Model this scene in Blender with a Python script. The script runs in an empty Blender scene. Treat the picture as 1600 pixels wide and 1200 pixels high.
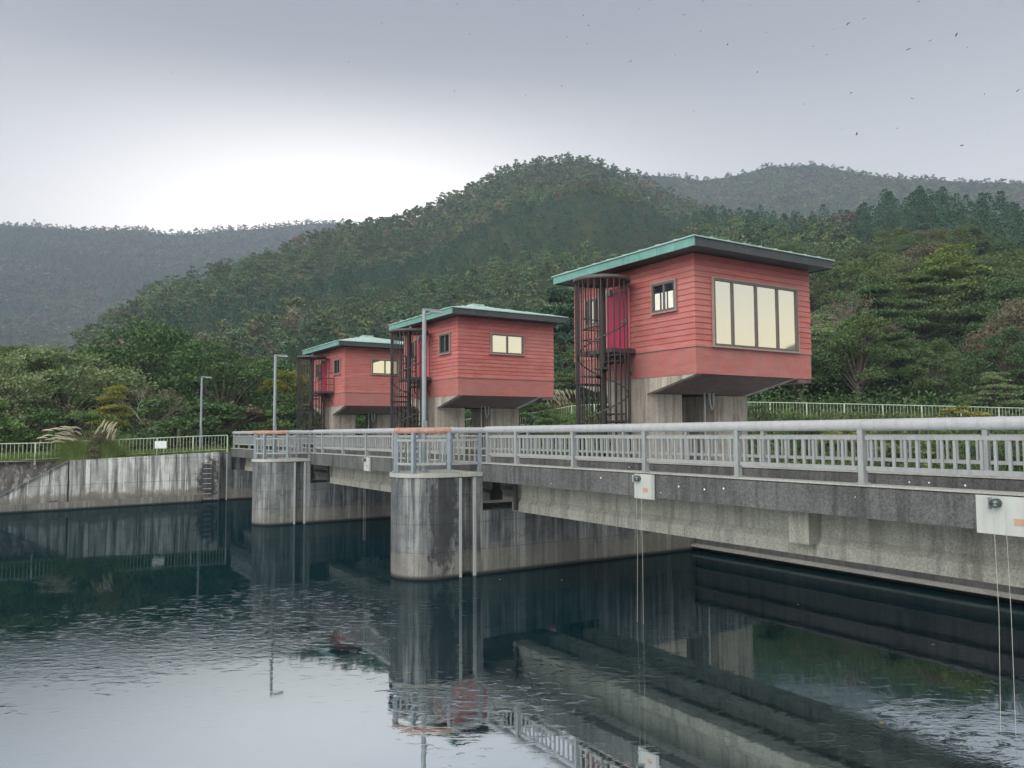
import bpy, math, random
import numpy as np
from math import sin, cos, pi, radians, sqrt, atan2
from mathutils import Matrix, Vector
random.seed(7); RNG = np.random.default_rng(11)
S = bpy.context.scene
COL = S.collection
# ---------------------------------------------------------------- camera
cam_d = bpy.data.cameras.new("camera"); cam_d.lens = 36*1219.1/1600; cam_d.sensor_width = 36
cam_d.clip_start = .1; cam_d.clip_end = 5000
cam = bpy.data.objects.new("camera", cam_d); COL.objects.link(cam); S.camera = cam
PITCH, YAW, ROLL = .0625, .566, -.0055
fw = Vector((sin(YAW)*cos(PITCH), cos(YAW)*cos(PITCH), sin(PITCH)))
rt = Vector((cos(YAW), -sin(YAW), 0)); up = rt.cross(fw)
r2 = rt*cos(ROLL)+up*sin(ROLL); u2 = up*cos(ROLL)-rt*sin(ROLL)
cam.matrix_world = Matrix(((r2.x, u2.x, -fw.x, 0), (r2.y, u2.y, -fw.y, 0), (r2.z, u2.z, -fw.z, 3.13), (0, 0, 0, 1)))
# ---------------------------------------------------------------- sun, sky, exposure
SUN_DIR = Vector((-.84, -.30, .50)).normalized()        # towards the light
sd = bpy.data.lights.new("sun", 'SUN'); sd.energy = 1.5; sd.angle = radians(50); sd.color = (1, .96, .92)
so = bpy.data.objects.new("sun", sd); COL.objects.link(so)
so.rotation_euler = SUN_DIR.to_track_quat('Z', 'Y').to_euler()
W = bpy.data.worlds.new("World"); S.world = W; W.use_nodes = True
S.view_settings.view_transform = 'Standard'; S.view_settings.look = 'None'
S.view_settings.exposure = 0.88; S.view_settings.gamma = 1; S.view_settings.use_curve_mapping = False
S.cycles.use_denoising = True
S.cycles.max_bounces = 8; S.cycles.diffuse_bounces = 3; S.cycles.glossy_bounces = 4; S.cycles.transmission_bounces = 4
S.cycles.volume_bounces = 0; S.cycles.transparent_max_bounces = 6
class NT:
    def __init__(s, tree): s.t = tree; tree.nodes.clear()
    def n(s, typ, *ins, out=0, **kw):
        nd = s.t.nodes.new(typ)
        for k, v in sorted(kw.items(), key=lambda q: q[0][:2] == 'i_'):
            if k.startswith('i_'):
                key = k[2:].replace('_', ' '); sock = nd.inputs[key] if key in nd.inputs else nd.inputs[int(k[2:])]
                s.put(sock, v)
            else: setattr(nd, k, v)
        for i, v in enumerate(ins):
            if v is not None: s.put(nd.inputs[i], v)
        return nd.outputs[out]
    def put(s, sock, v):
        if isinstance(v, bpy.types.NodeSocket): s.t.links.new(v, sock)
        elif isinstance(v, (tuple, list)) and len(v) == 3 and sock.type == 'RGBA': sock.default_value = (*v, 1)
        else: sock.default_value = v
    def math(s, op, a, b=0.0, clamp=False): return s.n('ShaderNodeMath', a, b, operation=op, use_clamp=clamp)
    def ramp(s, fac, pts, interp='LINEAR'):
        nd = s.t.nodes.new('ShaderNodeValToRGB'); s.put(nd.inputs[0], fac); cr = nd.color_ramp; cr.interpolation = interp
        while len(cr.elements) < len(pts): cr.elements.new(.5)
        for e, (p, c) in zip(cr.elements, pts):
            e.position = p; e.color = (c, c, c, 1) if isinstance(c, (int, float)) else (*c, 1)
        return nd.outputs[0]
    def mix(s, fac, a, b, mode='MIX'):
        nd = s.t.nodes.new('ShaderNodeMix'); nd.data_type = 'RGBA'; nd.blend_type = mode
        s.put(nd.inputs[0], fac); s.put(nd.inputs[6], a); s.put(nd.inputs[7], b); return nd.outputs[2]
    def mapr(s, v, a, b, c=0.0, d=1.0): return s.n('ShaderNodeMapRange', v, a, b, c, d)
    def noise(s, vec, scale, detail=4, rough=.55, dist=0.0):
        return s.n('ShaderNodeTexNoise', i_Vector=vec, i_Scale=scale, i_Detail=detail, i_Roughness=rough, i_Distortion=dist)
    def mapping(s, vec, scale=(1, 1, 1), loc=(0, 0, 0), rot=(0, 0, 0)):
        return s.n('ShaderNodeMapping', i_Vector=vec, i_Scale=scale, i_Location=loc, i_Rotation=rot)
w = NT(W.node_tree)
sun_el = math.asin(SUN_DIR.z); sun_rot = atan2(SUN_DIR.x, SUN_DIR.y)
sky = w.n('ShaderNodeTexSky', sky_type='NISHITA', sun_disc=False, sun_elevation=sun_el, sun_rotation=sun_rot, dust_density=3.0, altitude=700)
sky = w.n('ShaderNodeHueSaturation', i_Color=sky, i_Saturation=.35, i_Value=1.0)
vec = w.n('ShaderNodeTexCoord', out=0)
sep = w.t.nodes.new('ShaderNodeSeparateXYZ'); w.t.links.new(vec, sep.inputs[0])
el = w.mapr(sep.outputs[2], 0, 1)
cl = w.noise(w.mapping(vec, (1, 1, 3.2)), 1.6, 4, .5, .4)
el2 = w.math('ADD', el, w.mapr(cl, .3, .7, -.016, .016))
veil = w.ramp(el2, [(0, (5.6, 5.5, 5.4)), (.20, (4.7, 4.68, 4.6)), (.30, (3.7, 3.75, 3.75)), (.42, (2.3, 2.4, 2.6)), (.55, (1.6, 1.72, 2.0)), (1, (3.0, 3.3, 4.2))])
gd = Vector((sin(radians(21)), cos(radians(21)), .26)).normalized()
dot = w.n('ShaderNodeVectorMath', vec, tuple(gd), operation='DOT_PRODUCT', out='Value')
glow = w.math('POWER', w.math('MAXIMUM', dot, 0), 20)
gz = w.n('ShaderNodeMapRange', sep.outputs[2], .46, .23, 0, 1, interpolation_type='SMOOTHSTEP')
glow2 = w.math('MULTIPLY', glow, gz)
veil = w.mix(glow2, veil, (11.5, 11.0, 10.2))
# open western sky behind the viewer is the brightest part
wd = Vector((-.75, -.66, .25)).normalized()
dw = w.n('ShaderNodeVectorMath', vec, tuple(wd), operation='DOT_PRODUCT', out='Value')
west = w.n('ShaderNodeMapRange', dw, -.25, .8, 0, 1, interpolation_type='SMOOTHSTEP')
veil = w.mix(west, veil, (15.5, 14.9, 12.4))
back = w.math('MULTIPLY', w.mapr(sep.outputs[1], .25, -.45), w.mapr(sep.outputs[2], .42, .08))
veil = w.mix(back, veil, w.ramp(sep.outputs[2], [(.07, (10.6, 9.4, 5.9)), (.14, (9.6, 9.1, 7.2)), (.21, (7.6, 7.8, 7.6)), (.5, (8.5, 8.5, 8.5))]))
tot = w.mix(.93, sky, veil)
bg = w.n('ShaderNodeBackground', tot, .1)
w.t.links.new(bg, w.t.nodes.new('ShaderNodeOutputWorld').inputs[0])
# ---------------------------------------------------------------- materials
def new_mat(name):
    m = bpy.data.materials.new(name); m.use_nodes = True; t = NT(m.node_tree)
    out = t.t.nodes.new('ShaderNodeOutputMaterial'); return m, t, out
def finish(t, out, sh): t.t.links.new(sh, out.inputs[0])
def bsdf(t, col, rough=.7, spec=.3, metal=0.0, normal=None, **kw):
    nd = t.t.nodes.new('ShaderNodeBsdfPrincipled')
    t.put(nd.inputs['Base Color'], col); t.put(nd.inputs['Roughness'], rough)
    t.put(nd.inputs['Specular IOR Level'], spec); t.put(nd.inputs['Metallic'], metal)
    if normal is not None: t.put(nd.inputs['Normal'], normal)
    return nd.outputs[0]
def bump(t, h, strength=.3, dist=.02): return t.n('ShaderNodeBump', i_Strength=strength, i_Distance=dist, i_Height=h)
def wpos(t): return t.n('ShaderNodeNewGeometry', out='Position')
def zof(t, v):
    s = t.t.nodes.new('ShaderNodeSeparateXYZ'); t.t.links.new(v, s.inputs[0]); return s.outputs
def mat_concrete(name, base, alt, dark, streak=.6, band=None, joint=None, light_run=0.0, rough=.85, grain=.35, specks=0.0, wet=True, blot=1.0, topdark=None):
    m, t, out = new_mat(name); p = wpos(t)
    A = t.noise(p, .9, 6, .65); c = t.mix(t.ramp(A, [(.35, 0), (.65, 1)]), base, alt)
    A2 = t.noise(p, 3.1, 5, .7)
    sv = t.noise(t.mapping(p, (4.5, 4.5, .28)), 1.3, 5, .65, .2)
    sf = t.math('MULTIPLY', t.ramp(sv, [(.47, 0), (.66, 1)]), streak)
    c = t.mix(sf, c, dark)
    if light_run:
        lv = t.noise(t.mapping(p, (5.2, 5.2, .22), (7, 3, 1)), 1.1, 4, .6, .15)
        c = t.mix(t.math('MULTIPLY', t.ramp(lv, [(.52, 0), (.6, 1)]), light_run), c, (.62, .65, .66))
    c = t.mix(t.math('MULTIPLY', t.ramp(A2, [(.5, 0), (.75, 1)]), .45*blot), c, dark)
    z = zof(t, p)[2]
    zn = t.math('ADD', z, t.mapr(t.noise(p, 1.6, 6, .75), .3, .7, -.22, .22))
    if topdark:
        c = t.mix(t.math('MULTIPLY', t.mapr(zn, topdark[0], topdark[1]), topdark[2]), c, dark)
    if band:
        b = t.math('MULTIPLY', t.mapr(zn, band[0]+.12, band[0]-.02), band[2])
        b = t.math('MULTIPLY', b, t.ramp(t.noise(p, 1.1, 4, .6), [(.3, .45), (.6, 1)])); c = t.mix(b, c, band[1])
    g = t.noise(p, 38, 3, .7)
    c = t.mix(grain, c, t.mix(1.0, c, t.ramp(g, [(.3, .35), (.55, 1.0), (.75, 1.5)]), 'MULTIPLY'))
    if joint:
        fr = t.math('FRACT', t.math('DIVIDE', t.math('ADD', z, .04), joint))
        j = t.math('LESS_THAN', fr, .018)
        c = t.mix(t.math('MULTIPLY', j, .55), c, dark)
        xs = zof(t, p); hv = t.math('ADD', xs[0], xs[1])
        fr = t.math('FRACT', t.math('DIVIDE', hv, 1.83)); c = t.mix(t.math('MULTIPLY', t.math('LESS_THAN', fr, .008), .4), c, dark)
    if specks:
        v = t.n('ShaderNodeTexVoronoi', i_Vector=t.mapping(p, (1, 1, 1)), i_Scale=3.6, i_Randomness=1.0)
        c = t.mix(t.math('MULTIPLY', t.math('LESS_THAN', v, .055), specks), c, (.75, .76, .78))
    if wet:
        c = t.mix(t.mapr(z, .10, .03), c, (.02, .022, .022))
    if name == 'pier_concrete':
        q = t.n('ShaderNodeVectorMath', p, (7.86, 15.12, 1.5), operation='SUBTRACT'); q = t.mapping(q, (2.4, 2.4, .62))
        ln = t.n('ShaderNodeVectorMath', q, operation='LENGTH', out='Value')
        st = t.mapr(t.math('ADD', ln, t.mapr(t.noise(t.mapping(p, (3, 3, 1.4)), 2.4, 6, .75), .25, .75, -.55, .55)), .95, .7)
        c = t.mix(t.math('MULTIPLY', st, .72), c, (.012, .014, .02))
    if name == 'white_stained_wall':
        q = t.mapping(t.n('ShaderNodeVectorMath', p, (7.75, 39.0, 1.1), operation='SUBTRACT'), (1.6, 1.6, .95)); ln = t.n('ShaderNodeVectorMath', q, operation='LENGTH', out='Value')
        st = t.mapr(t.math('ADD', ln, t.mapr(t.noise(p, 3.4, 6, .75), .25, .75, -.6, .6)), .95, .6)
        c = t.mix(t.math('MULTIPLY', st, .85), c, (.02, .022, .028))
    h = t.math('ADD', t.math('MULTIPLY', g, .6), t.math('MULTIPLY', A2, 1.0))
    finish(t, out, bsdf(t, c, rough, .25, normal=bump(t, h, .5, .015))); return m
M = {}
M['pier'] = mat_concrete('pier_concrete', (.085, .093, .105), (.165, .173, .182), (.022, .028, .038), .8, band=(.50, (.19, .18, .155), .5), joint=.6, light_run=.22, blot=1.3)
M['beam_edge'] = mat_concrete('weathered_dark_concrete', (.078, .082, .088), (.12, .125, .13), (.032, .034, .038), .7, specks=.9, grain=.8, wet=False, blot=.7)
M['girder'] = mat_concrete('girder_concrete', (.195, .20, .185), (.245, .25, .23), (.085, .085, .08), .65, grain=.55, wet=False, blot=.3)
M['wall'] = mat_concrete('white_stained_wall', (.28, .285, .29), (.42, .435, .45), (.06, .055, .06), .95, band=(.58, (.17, .155, .14), .9), light_run=.85, joint=1.05)
M['column'] = mat_concrete('column_concrete', (.33, .30, .265), (.41, .37, .33), (.13, .12, .115), .8, wet=False, light_run=.2)
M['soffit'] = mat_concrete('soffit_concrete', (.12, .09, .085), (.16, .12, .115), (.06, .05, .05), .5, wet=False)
M['gate'] = mat_concrete('gate_steel', (.13, .125, .14), (.16, .155, .165), (.05, .05, .06), .5, wet=True, grain=.3)
M['deck'] = mat_concrete('deck_concrete', (.2, .2, .2), (.26, .26, .25), (.1, .1, .1), .2, wet=False)
M['stone'] = mat_concrete('dark_stone', (.075, .07, .075), (.12, .11, .11), (.03, .03, .035), .6, light_run=.25, blot=1.5, grain=.7)
M['kerb_top'] = mat_concrete('kerb_top_concrete', (.30, .305, .30), (.37, .37, .365), (.16, .16, .155), .2, wet=False, grain=.5)
def mat_paint(name, col, rough=.45, spec=.4, metal=0.0, var=.15, dirt=(.1, .09, .08), dirtf=.25, scale=6, streak=True):
    m, t, out = new_mat(name); p = wpos(t)
    n1 = t.noise(p, scale, 5, .65)
    v = t.mix(var, col, t.mix(1.0, col, t.ramp(n1, [(.25, .4), (.75, 1.6)]), 'MULTIPLY'))
    sv = t.noise(t.mapping(p, (9, 9, .8)) if streak else t.mapping(p, (3, 3, 3), (4, 4, 4)), 1.2, 5, .7)
    c = t.mix(t.math('MULTIPLY', t.ramp(sv, [(.5, 0), (.72, 1)]), dirtf), v, dirt)
    finish(t, out, bsdf(t, c, rough, spec, metal, normal=bump(t, n1, .08, .004))); return m
M['rail'] = mat_paint('pale_grey_rail_paint', (.245, .265, .28), .5, .4, dirtf=.5, dirt=(.13, .13, .13))
M['handrail'] = mat_paint('silver_handrail', (.32, .335, .365), .42, .5, dirtf=.5, dirt=(.19, .18, .19))
M['bluerail'] = mat_paint('blue_grey_post_paint', (.185, .225, .265), .5, .4, dirtf=.3, dirt=(.12, .12, .13))
M['rust'] = mat_paint('faded_rusty_handrail', (.33, .20, .17), .65, .3, var=.6, dirt=(.25, .13, .10), dirtf=.7, scale=9)
M['steel'] = mat_paint('pale_steel_guide', (.30, .32, .34), .5, .4, dirtf=.5, dirt=(.2, .17, .15))
M['black'] = mat_paint('dark_brown_iron', (.028, .026, .030), .5, .4, var=.4, dirt=(.09, .06, .05), dirtf=.35)
M['black2'] = mat_paint('dark_iron_top', (.06, .055, .06), .45, .5, var=.4, dirt=(.12, .08, .07), dirtf=.4)
M['lamp'] = mat_paint('galvanised_lamp_post', (.215, .25, .28), .45, .4, dirtf=.25, dirt=(.16, .17, .18))
M['fence'] = mat_paint('pale_green_fence_paint', (.42, .50, .42), .6, .3, dirtf=.3, dirt=(.25, .24, .18))
M['white'] = mat_paint('white_plate', (.36, .385, .39), .5, .4, var=.12, dirt=(.33, .27, .22), dirtf=.5)
M['sign'] = mat_paint('white_sign_face', (.72, .77, .78), .5, .4, dirtf=.1)
M['door'] = mat_paint('crimson_door_paint', (.50, .035, .10), .4, .5, dirtf=.15, dirt=(.3, .04, .08))
M['doorframe'] = mat_paint('pink_door_frame', (.62, .22, .24), .5, .4, dirtf=.2, dirt=(.3, .1, .12))
M['verdigris'] = mat_paint('green_copper_roof', (.13, .29, .27), .55, .35, var=.3, dirt=(.10, .20, .19), dirtf=.35, scale=3)
M['rooftop'] = mat_paint('pale_green_roof', (.30, .43, .41), .5, .4, var=.25, dirt=(.2, .33, .31), dirtf=.4, scale=2)
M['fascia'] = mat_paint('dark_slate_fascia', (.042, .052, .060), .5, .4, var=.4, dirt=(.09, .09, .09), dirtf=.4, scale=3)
M['frame'] = mat_paint('bronze_window_frame', (.11, .095, .095), .4, .5, dirtf=.2)
M['trim'] = mat_paint('pale_window_trim', (.30, .22, .20), .5, .4, dirtf=.3)
M['cable'] = mat_paint('pale_rope', (.36, .36, .34), .7, .2, dirtf=.2)
M['bulb'] = mat_paint('dark_glass_globe', (.03, .05, .05), .08, .8, dirtf=0)
M['brass'] = mat_paint('brown_label_plate', (.36, .24, .17), .5, .4, dirtf=.4)
M['insect'] = mat_paint('dark_insect_body', (.05, .05, .055), .5, .4)
def mat_siding(name, col, fade, band):
    m, t, out = new_mat(name); p = wpos(t)
    n1 = t.noise(t.mapping(p, (1.0, 1.0, 5.0)), 1.6, 6, .7)
    n2 = t.noise(p, .55, 4, .6)
    n3 = t.noise(t.mapping(p, (7, 7, .5)), 1.0, 5, .65)
    c = t.mix(t.ramp(n1, [(.35, 0), (.7, .85)]), col, fade)
    c = t.mix(t.math('MULTIPLY', t.ramp(n2, [(.45, 0), (.7, 1)]), .5), c, fade)
    if band: c = t.mix(t.math('MULTIPLY', t.ramp(n3, [(.4, 0), (.65, 1)]), .7), c, band)
    else: c = t.mix(t.math('MULTIPLY', t.ramp(n3, [(.52, 0), (.75, 1)]), .3), c, (.30, .12, .12))
    # paint differs a little from board to board
    z = zof(t, p)[2]; k = t.math('FLOOR', t.math('DIVIDE', z, .141))
    wn = t.n('ShaderNodeTexWhiteNoise', i_W=k, noise_dimensions='1D')
    if not band: c = t.mix(.18, c, t.mix(1.0, c, t.ramp(wn, [(0, .5), (1, 1.4)]), 'MULTIPLY'))
    if not band:
        fj = t.math('FRACT', t.math('DIVIDE', t.math('SUBTRACT', z, 5.209), .14125))
        c = t.mix(t.math('MULTIPLY', t.mapr(fj, .07, .035), .62), c, (.07, .025, .025))
        top_tone = t.math('MULTIPLY', t.mapr(t.math('ADD', z, t.mapr(n2, .3, .7, -.3, .3)), 7.0, 7.5), .35); c = t.mix(top_tone, c, (.16, .05, .05))  # siding colour gets darker towards the top, with an uneven edge
    g = t.noise(t.mapping(p, (2, 2, 14)), 6, 4, .7)
    c = t.mix(.25, c, t.mix(1.0, c, t.ramp(g, [(.3, .55), (.7, 1.35)]), 'MULTIPLY'))
    finish(t, out, bsdf(t, c, .6, .3, normal=bump(t, g, .25, .006))); return m
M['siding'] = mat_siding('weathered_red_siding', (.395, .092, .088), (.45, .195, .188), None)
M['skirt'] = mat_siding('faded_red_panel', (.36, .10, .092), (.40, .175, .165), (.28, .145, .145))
m, t, out = new_mat('window_glass'); p = wpos(t)
nz = bump(t, t.noise(p, 1.2, 2, .5), .03, .02)
gl = t.n('ShaderNodeBsdfGlossy', (.92, .88, .74), .03, i_Normal=nz)
df = t.n('ShaderNodeBsdfDiffuse', (.10, .10, .09))
finish(t, out, t.n('ShaderNodeMixShader', .76, df, gl)); M['glass'] = m
m, t, out = new_mat('dark_window_glass')
gl = t.n('ShaderNodeBsdfGlossy', (.35, .42, .46), .05); df = t.n('ShaderNodeBsdfDiffuse', (.02, .025, .03))
finish(t, out, t.n('ShaderNodeMixShader', .45, df, gl)); M['darkglass'] = m
M['curtain'] = mat_paint('pale_blind', (.75, .74, .68), .7, .2, dirtf=.1)
# water
m, t, out = new_mat('reservoir_water'); p = wpos(t)
mp = t.mapping(p, (1, 1, 1), (0, 0, 0), (0, 0, radians(32)))
n1 = t.noise(t.mapping(mp, (2.3, 4.4, 1)), 1.9, 3, .55, .6)
n2 = t.noise(t.mapping(mp, (2.2, 5.5, 1)), 5.2, 2, .5, .3)
n3 = t.noise(p, .30, 3, .5)
big = t.noise(t.mapping(mp, (.8, 1.7, 1)), .55, 2, .5)
X_, Y_, Z_ = zof(t, p)
def gust(cx, cy, sx, sy, rot):          # wind ruffled patch
    q = t.mapping(t.n('ShaderNodeVectorMath', p, (cx, cy, 0), operation='SUBTRACT'), (1, 1, 1), (0, 0, 0), (0, 0, rot))
    q = t.mapping(q, (1/sx, 1/sy, 1)); d = t.n('ShaderNodeVectorMath', q, operation='LENGTH', out='Value')
    d = t.math('ADD', d, t.mapr(n3b, .3, .7, -.5, .5)); return t.n('ShaderNodeMapRange', d, 1.1, .45, 0, 1, interpolation_type='SMOOTHSTEP')
n3b = t.noise(t.mapping(mp, (.7, 1.6, 1)), .75, 4, .6, .5)
patch = t.math('MAXIMUM', t.math('MAXIMUM', gust(2.6, 13.6, 6.2, 2.7, radians(-14)), gust(8.0, 4.6, 1.5, 1.0, 0)), gust(5.6, 8.2, 1.7, 1.1, 0))
patch = t.math('ADD', t.math('MULTIPLY', patch, .93), .09)
pk = t.n('ShaderNodeMapRange', n1, .50, .74, 0, 1, interpolation_type='SMOOTHSTEP')
h = t.math('ADD', t.math('MULTIPLY', t.math('MULTIPLY', pk, pk), .0040), t.math('ADD', t.math('MULTIPLY', n1, .0020), t.math('MULTIPLY', n2, .0009)))
h = t.math('MULTIPLY', h, patch)
h = t.math('ADD', h, t.math('MULTIPLY', big, .0014))
nrm = t.n('ShaderNodeBump', i_Strength=1.0, i_Distance=1.0, i_Height=h)
fr = t.n('ShaderNodeLayerWeight', .3, i_Normal=nrm, out='Fresnel')
fac = t.mapr(t.n('ShaderNodeLayerWeight', .5, i_Normal=nrm, out='Facing'), .60, .80, .82, .17)
gl = t.n('ShaderNodeBsdfGlossy', (.90, .97, 1.0), .02, i_Normal=nrm)
df = t.n('ShaderNodeBsdfDiffuse', (.0012, .013, .017))
finish(t, out, t.n('ShaderNodeMixShader', fac, df, gl)); M['water'] = m
# ground
def mat_ground(name, a, b, c3, s=.5):
    m, t, out = new_mat(name); p = wpos(t)
    n = t.noise(p, s, 6, .7); c = t.mix(t.ramp(n, [(.35, 0), (.65, 1)]), a, b)
    n2 = t.noise(p, s*7, 5, .7); c = t.mix(t.ramp(n2, [(.5, 0), (.7, .7)]), c, c3)
    finish(t, out, bsdf(t, c, .95, .1, normal=bump(t, n2, .6, .1))); return m
M['forestfloor'] = mat_ground('forest_floor', (.018, .032, .016), (.035, .05, .025), (.05, .05, .03), .15)
M['bank'] = mat_ground('grassy_bank_soil', (.06, .08, .03), (.10, .12, .05), (.12, .10, .07), .8)
def mat_leaf(name, c1, c2, attr=False, rnd=.25, trans=.25, hues=None):
    m, t, out = new_mat(name); p = wpos(t)
    if attr: c = t.n('ShaderNodeVertexColor', layer_name='Col')
    else:
        c = t.mix(t.ramp(t.noise(p, .7, 3, .6), [(.35, 0), (.65, 1)]), c1, c2)
        if hues:
            r_ = t.n('ShaderNodeObjectInfo', out='Random')
            c = t.mix(.55, c, t.ramp(r_, hues))
    g = t.noise(p, 2.2 if not attr else .6, 3, .7)
    c = t.mix(rnd, c, t.mix(1.0, c, t.ramp(g, [(.3, .25), (.7, 1.9)]), 'MULTIPLY'))
    a = bsdf(t, c, .6, .25)
    b = t.n('ShaderNodeBsdfTranslucent', t.mix(1.0, c, (1.2, 1.35, .7), 'MULTIPLY'))
    finish(t, out, t.n('ShaderNodeMixShader', trans, a, b)); return m
HB = [(0, (.045, .10, .045)), (.3, (.065, .115, .045)), (.55, (.085, .125, .05)), (.72, (.115, .15, .055)), (.86, (.12, .115, .07)), (1, (.04, .085, .05))]
M['leaf_slope'] = mat_leaf('mixed_broadleaf_foliage', (.055, .105, .05), (.09, .14, .06), hues=HB)
M['leaf_green'] = mat_leaf('fresh_green_foliage', (.07, .14, .05), (.13, .20, .07))
M['leaf_dark'] = mat_leaf('deep_green_foliage', (.04, .09, .04), (.08, .14, .055))
M['leaf_pale'] = mat_leaf('grey_green_foliage', (.13, .19, .10), (.21, .25, .14))
M['leaf_yellow'] = mat_leaf('yellowing_foliage', (.17, .20, .05), (.30, .26, .07))
M['leaf_lime'] = mat_leaf('lime_foliage', (.09, .15, .045), (.17, .21, .06))
M['leaf_conifer'] = mat_leaf('conifer_needles', (.026, .068, .042), (.042, .092, .052), trans=.1)
M['leaf_brown'] = mat_leaf('thin_brownish_foliage', (.11, .10, .07), (.16, .14, .10))
M['forest'] = mat_leaf('distant_forest_canopy', None, None, attr=True, rnd=.35, trans=.12)
M['bark'] = mat_paint('grey_bark', (.09, .08, .07), .9, .1, var=.5, dirt=(.06, .05, .045), dirtf=.5)
M['palebark'] = mat_paint('pale_bark', (.20, .18, .165), .9, .1, var=.5, dirt=(.12, .11, .10), dirtf=.5)
M['grass'] = mat_leaf('long_grass', (.10, .16, .045), (.17, .21, .08), rnd=.35)
M['weed'] = mat_leaf('bank_weeds', (.05, .09, .035), (.12, .15, .06), rnd=.4)
M['plume'] = mat_leaf('silver_grass_plumes', (.42, .38, .32), (.55, .50, .42), trans=.3)
M['straw'] = mat_leaf('dry_grass_stems', (.20, .17, .10), (.25, .22, .12))
# ---------------------------------------------------------------- mesh helpers
class MB:
    def __init__(s): s.v = []; s.f = []; s.sm = []
    def add(s, vs, fs, smooth=False):
        o = len(s.v); s.v += [tuple(v) for v in vs]; s.f += [tuple(i+o for i in f) for f in fs]; s.sm += [smooth]*len(fs); return s
    def box(s, x0, x1, y0, y1, z0, z1):
        return s.add([(x0, y0, z0), (x1, y0, z0), (x1, y1, z0), (x0, y1, z0), (x0, y0, z1), (x1, y0, z1), (x1, y1, z1), (x0, y1, z1)],
                     [(0, 3, 2, 1), (4, 5, 6, 7), (0, 1, 5, 4), (1, 2, 6, 5), (2, 3, 7, 6), (3, 0, 4, 7)])
    def prism(s, poly, z0, z1, axis='z', smooth=False):
        n = len(poly)
        if axis == 'z': a = [(x, y, z0) for x, y in poly]; b = [(x, y, z1) for x, y in poly]
        elif axis == 'x': a = [(z0, x, y) for x, y in poly]; b = [(z1, x, y) for x, y in poly]
        else: a = [(x, z0, y) for x, y in poly]; b = [(x, z1, y) for x, y in poly]
        s.add(a+b, [tuple(range(n))[::-1], tuple(range(n, 2*n))])
        return s.add(a+b, [(i, (i+1) % n, n+(i+1) % n, n+i) for i in range(n)], smooth)
    def tube(s, pts, r, n=8, caps=True, smooth=True):
        pts = [Vector(p) for p in pts]; rs = r if isinstance(r, (list, tuple)) else [r]*len(pts); vs = []; fs = []
        prev = None
        for i, p in enumerate(pts):
            d = (pts[min(i+1, len(pts)-1)]-pts[max(i-1, 0)]).normalized()
            ref = Vector((0, 0, 1)) if abs(d.z) < .95 else Vector((1, 0, 0))
            a = d.cross(ref).normalized() if prev is None else (prev-d*prev.dot(d)).normalized()
            prev = a; b = d.cross(a)
            for k in range(n):
                an = 2*pi*k/n; vs.append(p+(a*cos(an)+b*sin(an))*rs[i])
        for i in range(len(pts)-1):
            for k in range(n): fs.append((i*n+k, i*n+(k+1) % n, (i+1)*n+(k+1) % n, (i+1)*n+k))
        s.add(vs, fs, smooth)
        if caps: s.add(vs, [tuple(range(n)), tuple(range(len(vs)-n, len(vs)))[::-1]])
        return s
    def build(s, name, mat, parent=None, **props):
        o_ = parent.location if parent is not None and parent.parent is None else Vector((0, 0, 0))
        if parent is not None and parent.parent is not None: o_ = parent.parent.location
        me = bpy.data.meshes.new(name)
        me.from_pydata([(x-o_.x, y-o_.y, z-o_.z) for x, y, z in s.v], [], s.f)
        me.polygons.foreach_set('use_smooth', s.sm)
        me.materials.append(M[mat] if isinstance(mat, str) else mat); me.update()
        ob = bpy.data.objects.new(name, me); COL.objects.link(ob); ob.parent = parent
        for k, v in props.items(): ob[k] = v
        return ob
def thing(name, label, cat, loc=(0, 0, 0), group=None):
    o = bpy.data.objects.new(name, None); COL.objects.link(o); o.location = loc; o.empty_display_size = .2
    o['label'] = label; o['category'] = cat
    if group: o['group'] = group
    return o
def tag(o, label, cat, group=None):
    o['label'] = label; o['category'] = cat
    if group: o['group'] = group
    return o
def struct(o): o['kind'] = 'structure'; return o
def fast_mesh(name, verts, faces4, mat, cols=None, smooth=False):
    me = bpy.data.meshes.new(name); nv = len(verts); nf = len(faces4); k = faces4.shape[1]
    me.vertices.add(nv); me.vertices.foreach_set('co', np.asarray(verts, np.float32).ravel())
    me.loops.add(nf*k); me.loops.foreach_set('vertex_index', faces4.astype(np.int32).ravel())
    me.polygons.add(nf); me.polygons.foreach_set('loop_start', np.arange(0, nf*k, k, dtype=np.int32))
    try: me.polygons.foreach_set('loop_total', np.full(nf, k, np.int32))
    except Exception: pass
    me.polygons.foreach_set('use_smooth', np.full(nf, smooth))
    me.update(calc_edges=True); me.materials.append(M[mat])
    if cols is not None:
        at = me.color_attributes.new('Col', 'FLOAT_COLOR', 'POINT')
        at.data.foreach_set('color', np.concatenate([cols, np.ones((nv, 1))], 1).astype(np.float32).ravel())
    return me
def cards(P, size, up=.5, asp=.6, rng=RNG):
    """quads centred at P, random orientation biased to face up"""
    n = len(P); nr = rng.normal(size=(n, 3)); nr[:, 2] = nr[:, 2]*.6+up*1.6
    nr /= np.linalg.norm(nr, axis=1)[:, None]
    a = np.cross(nr, rng.normal(size=(n, 3))); a /= np.linalg.norm(a, axis=1)[:, None]; b = np.cross(nr, a)
    sz = (np.asarray(size)*rng.uniform(.6, 1.3, n))[:, None]
    a = a*sz*.5; b = b*sz*.5*asp
    V = np.stack([P-a, P-b*.9+a*.15, P+a, P+b*.9+a*.15], 1).reshape(-1, 3)
    return V, np.arange(4*n).reshape(-1, 4)
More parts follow.
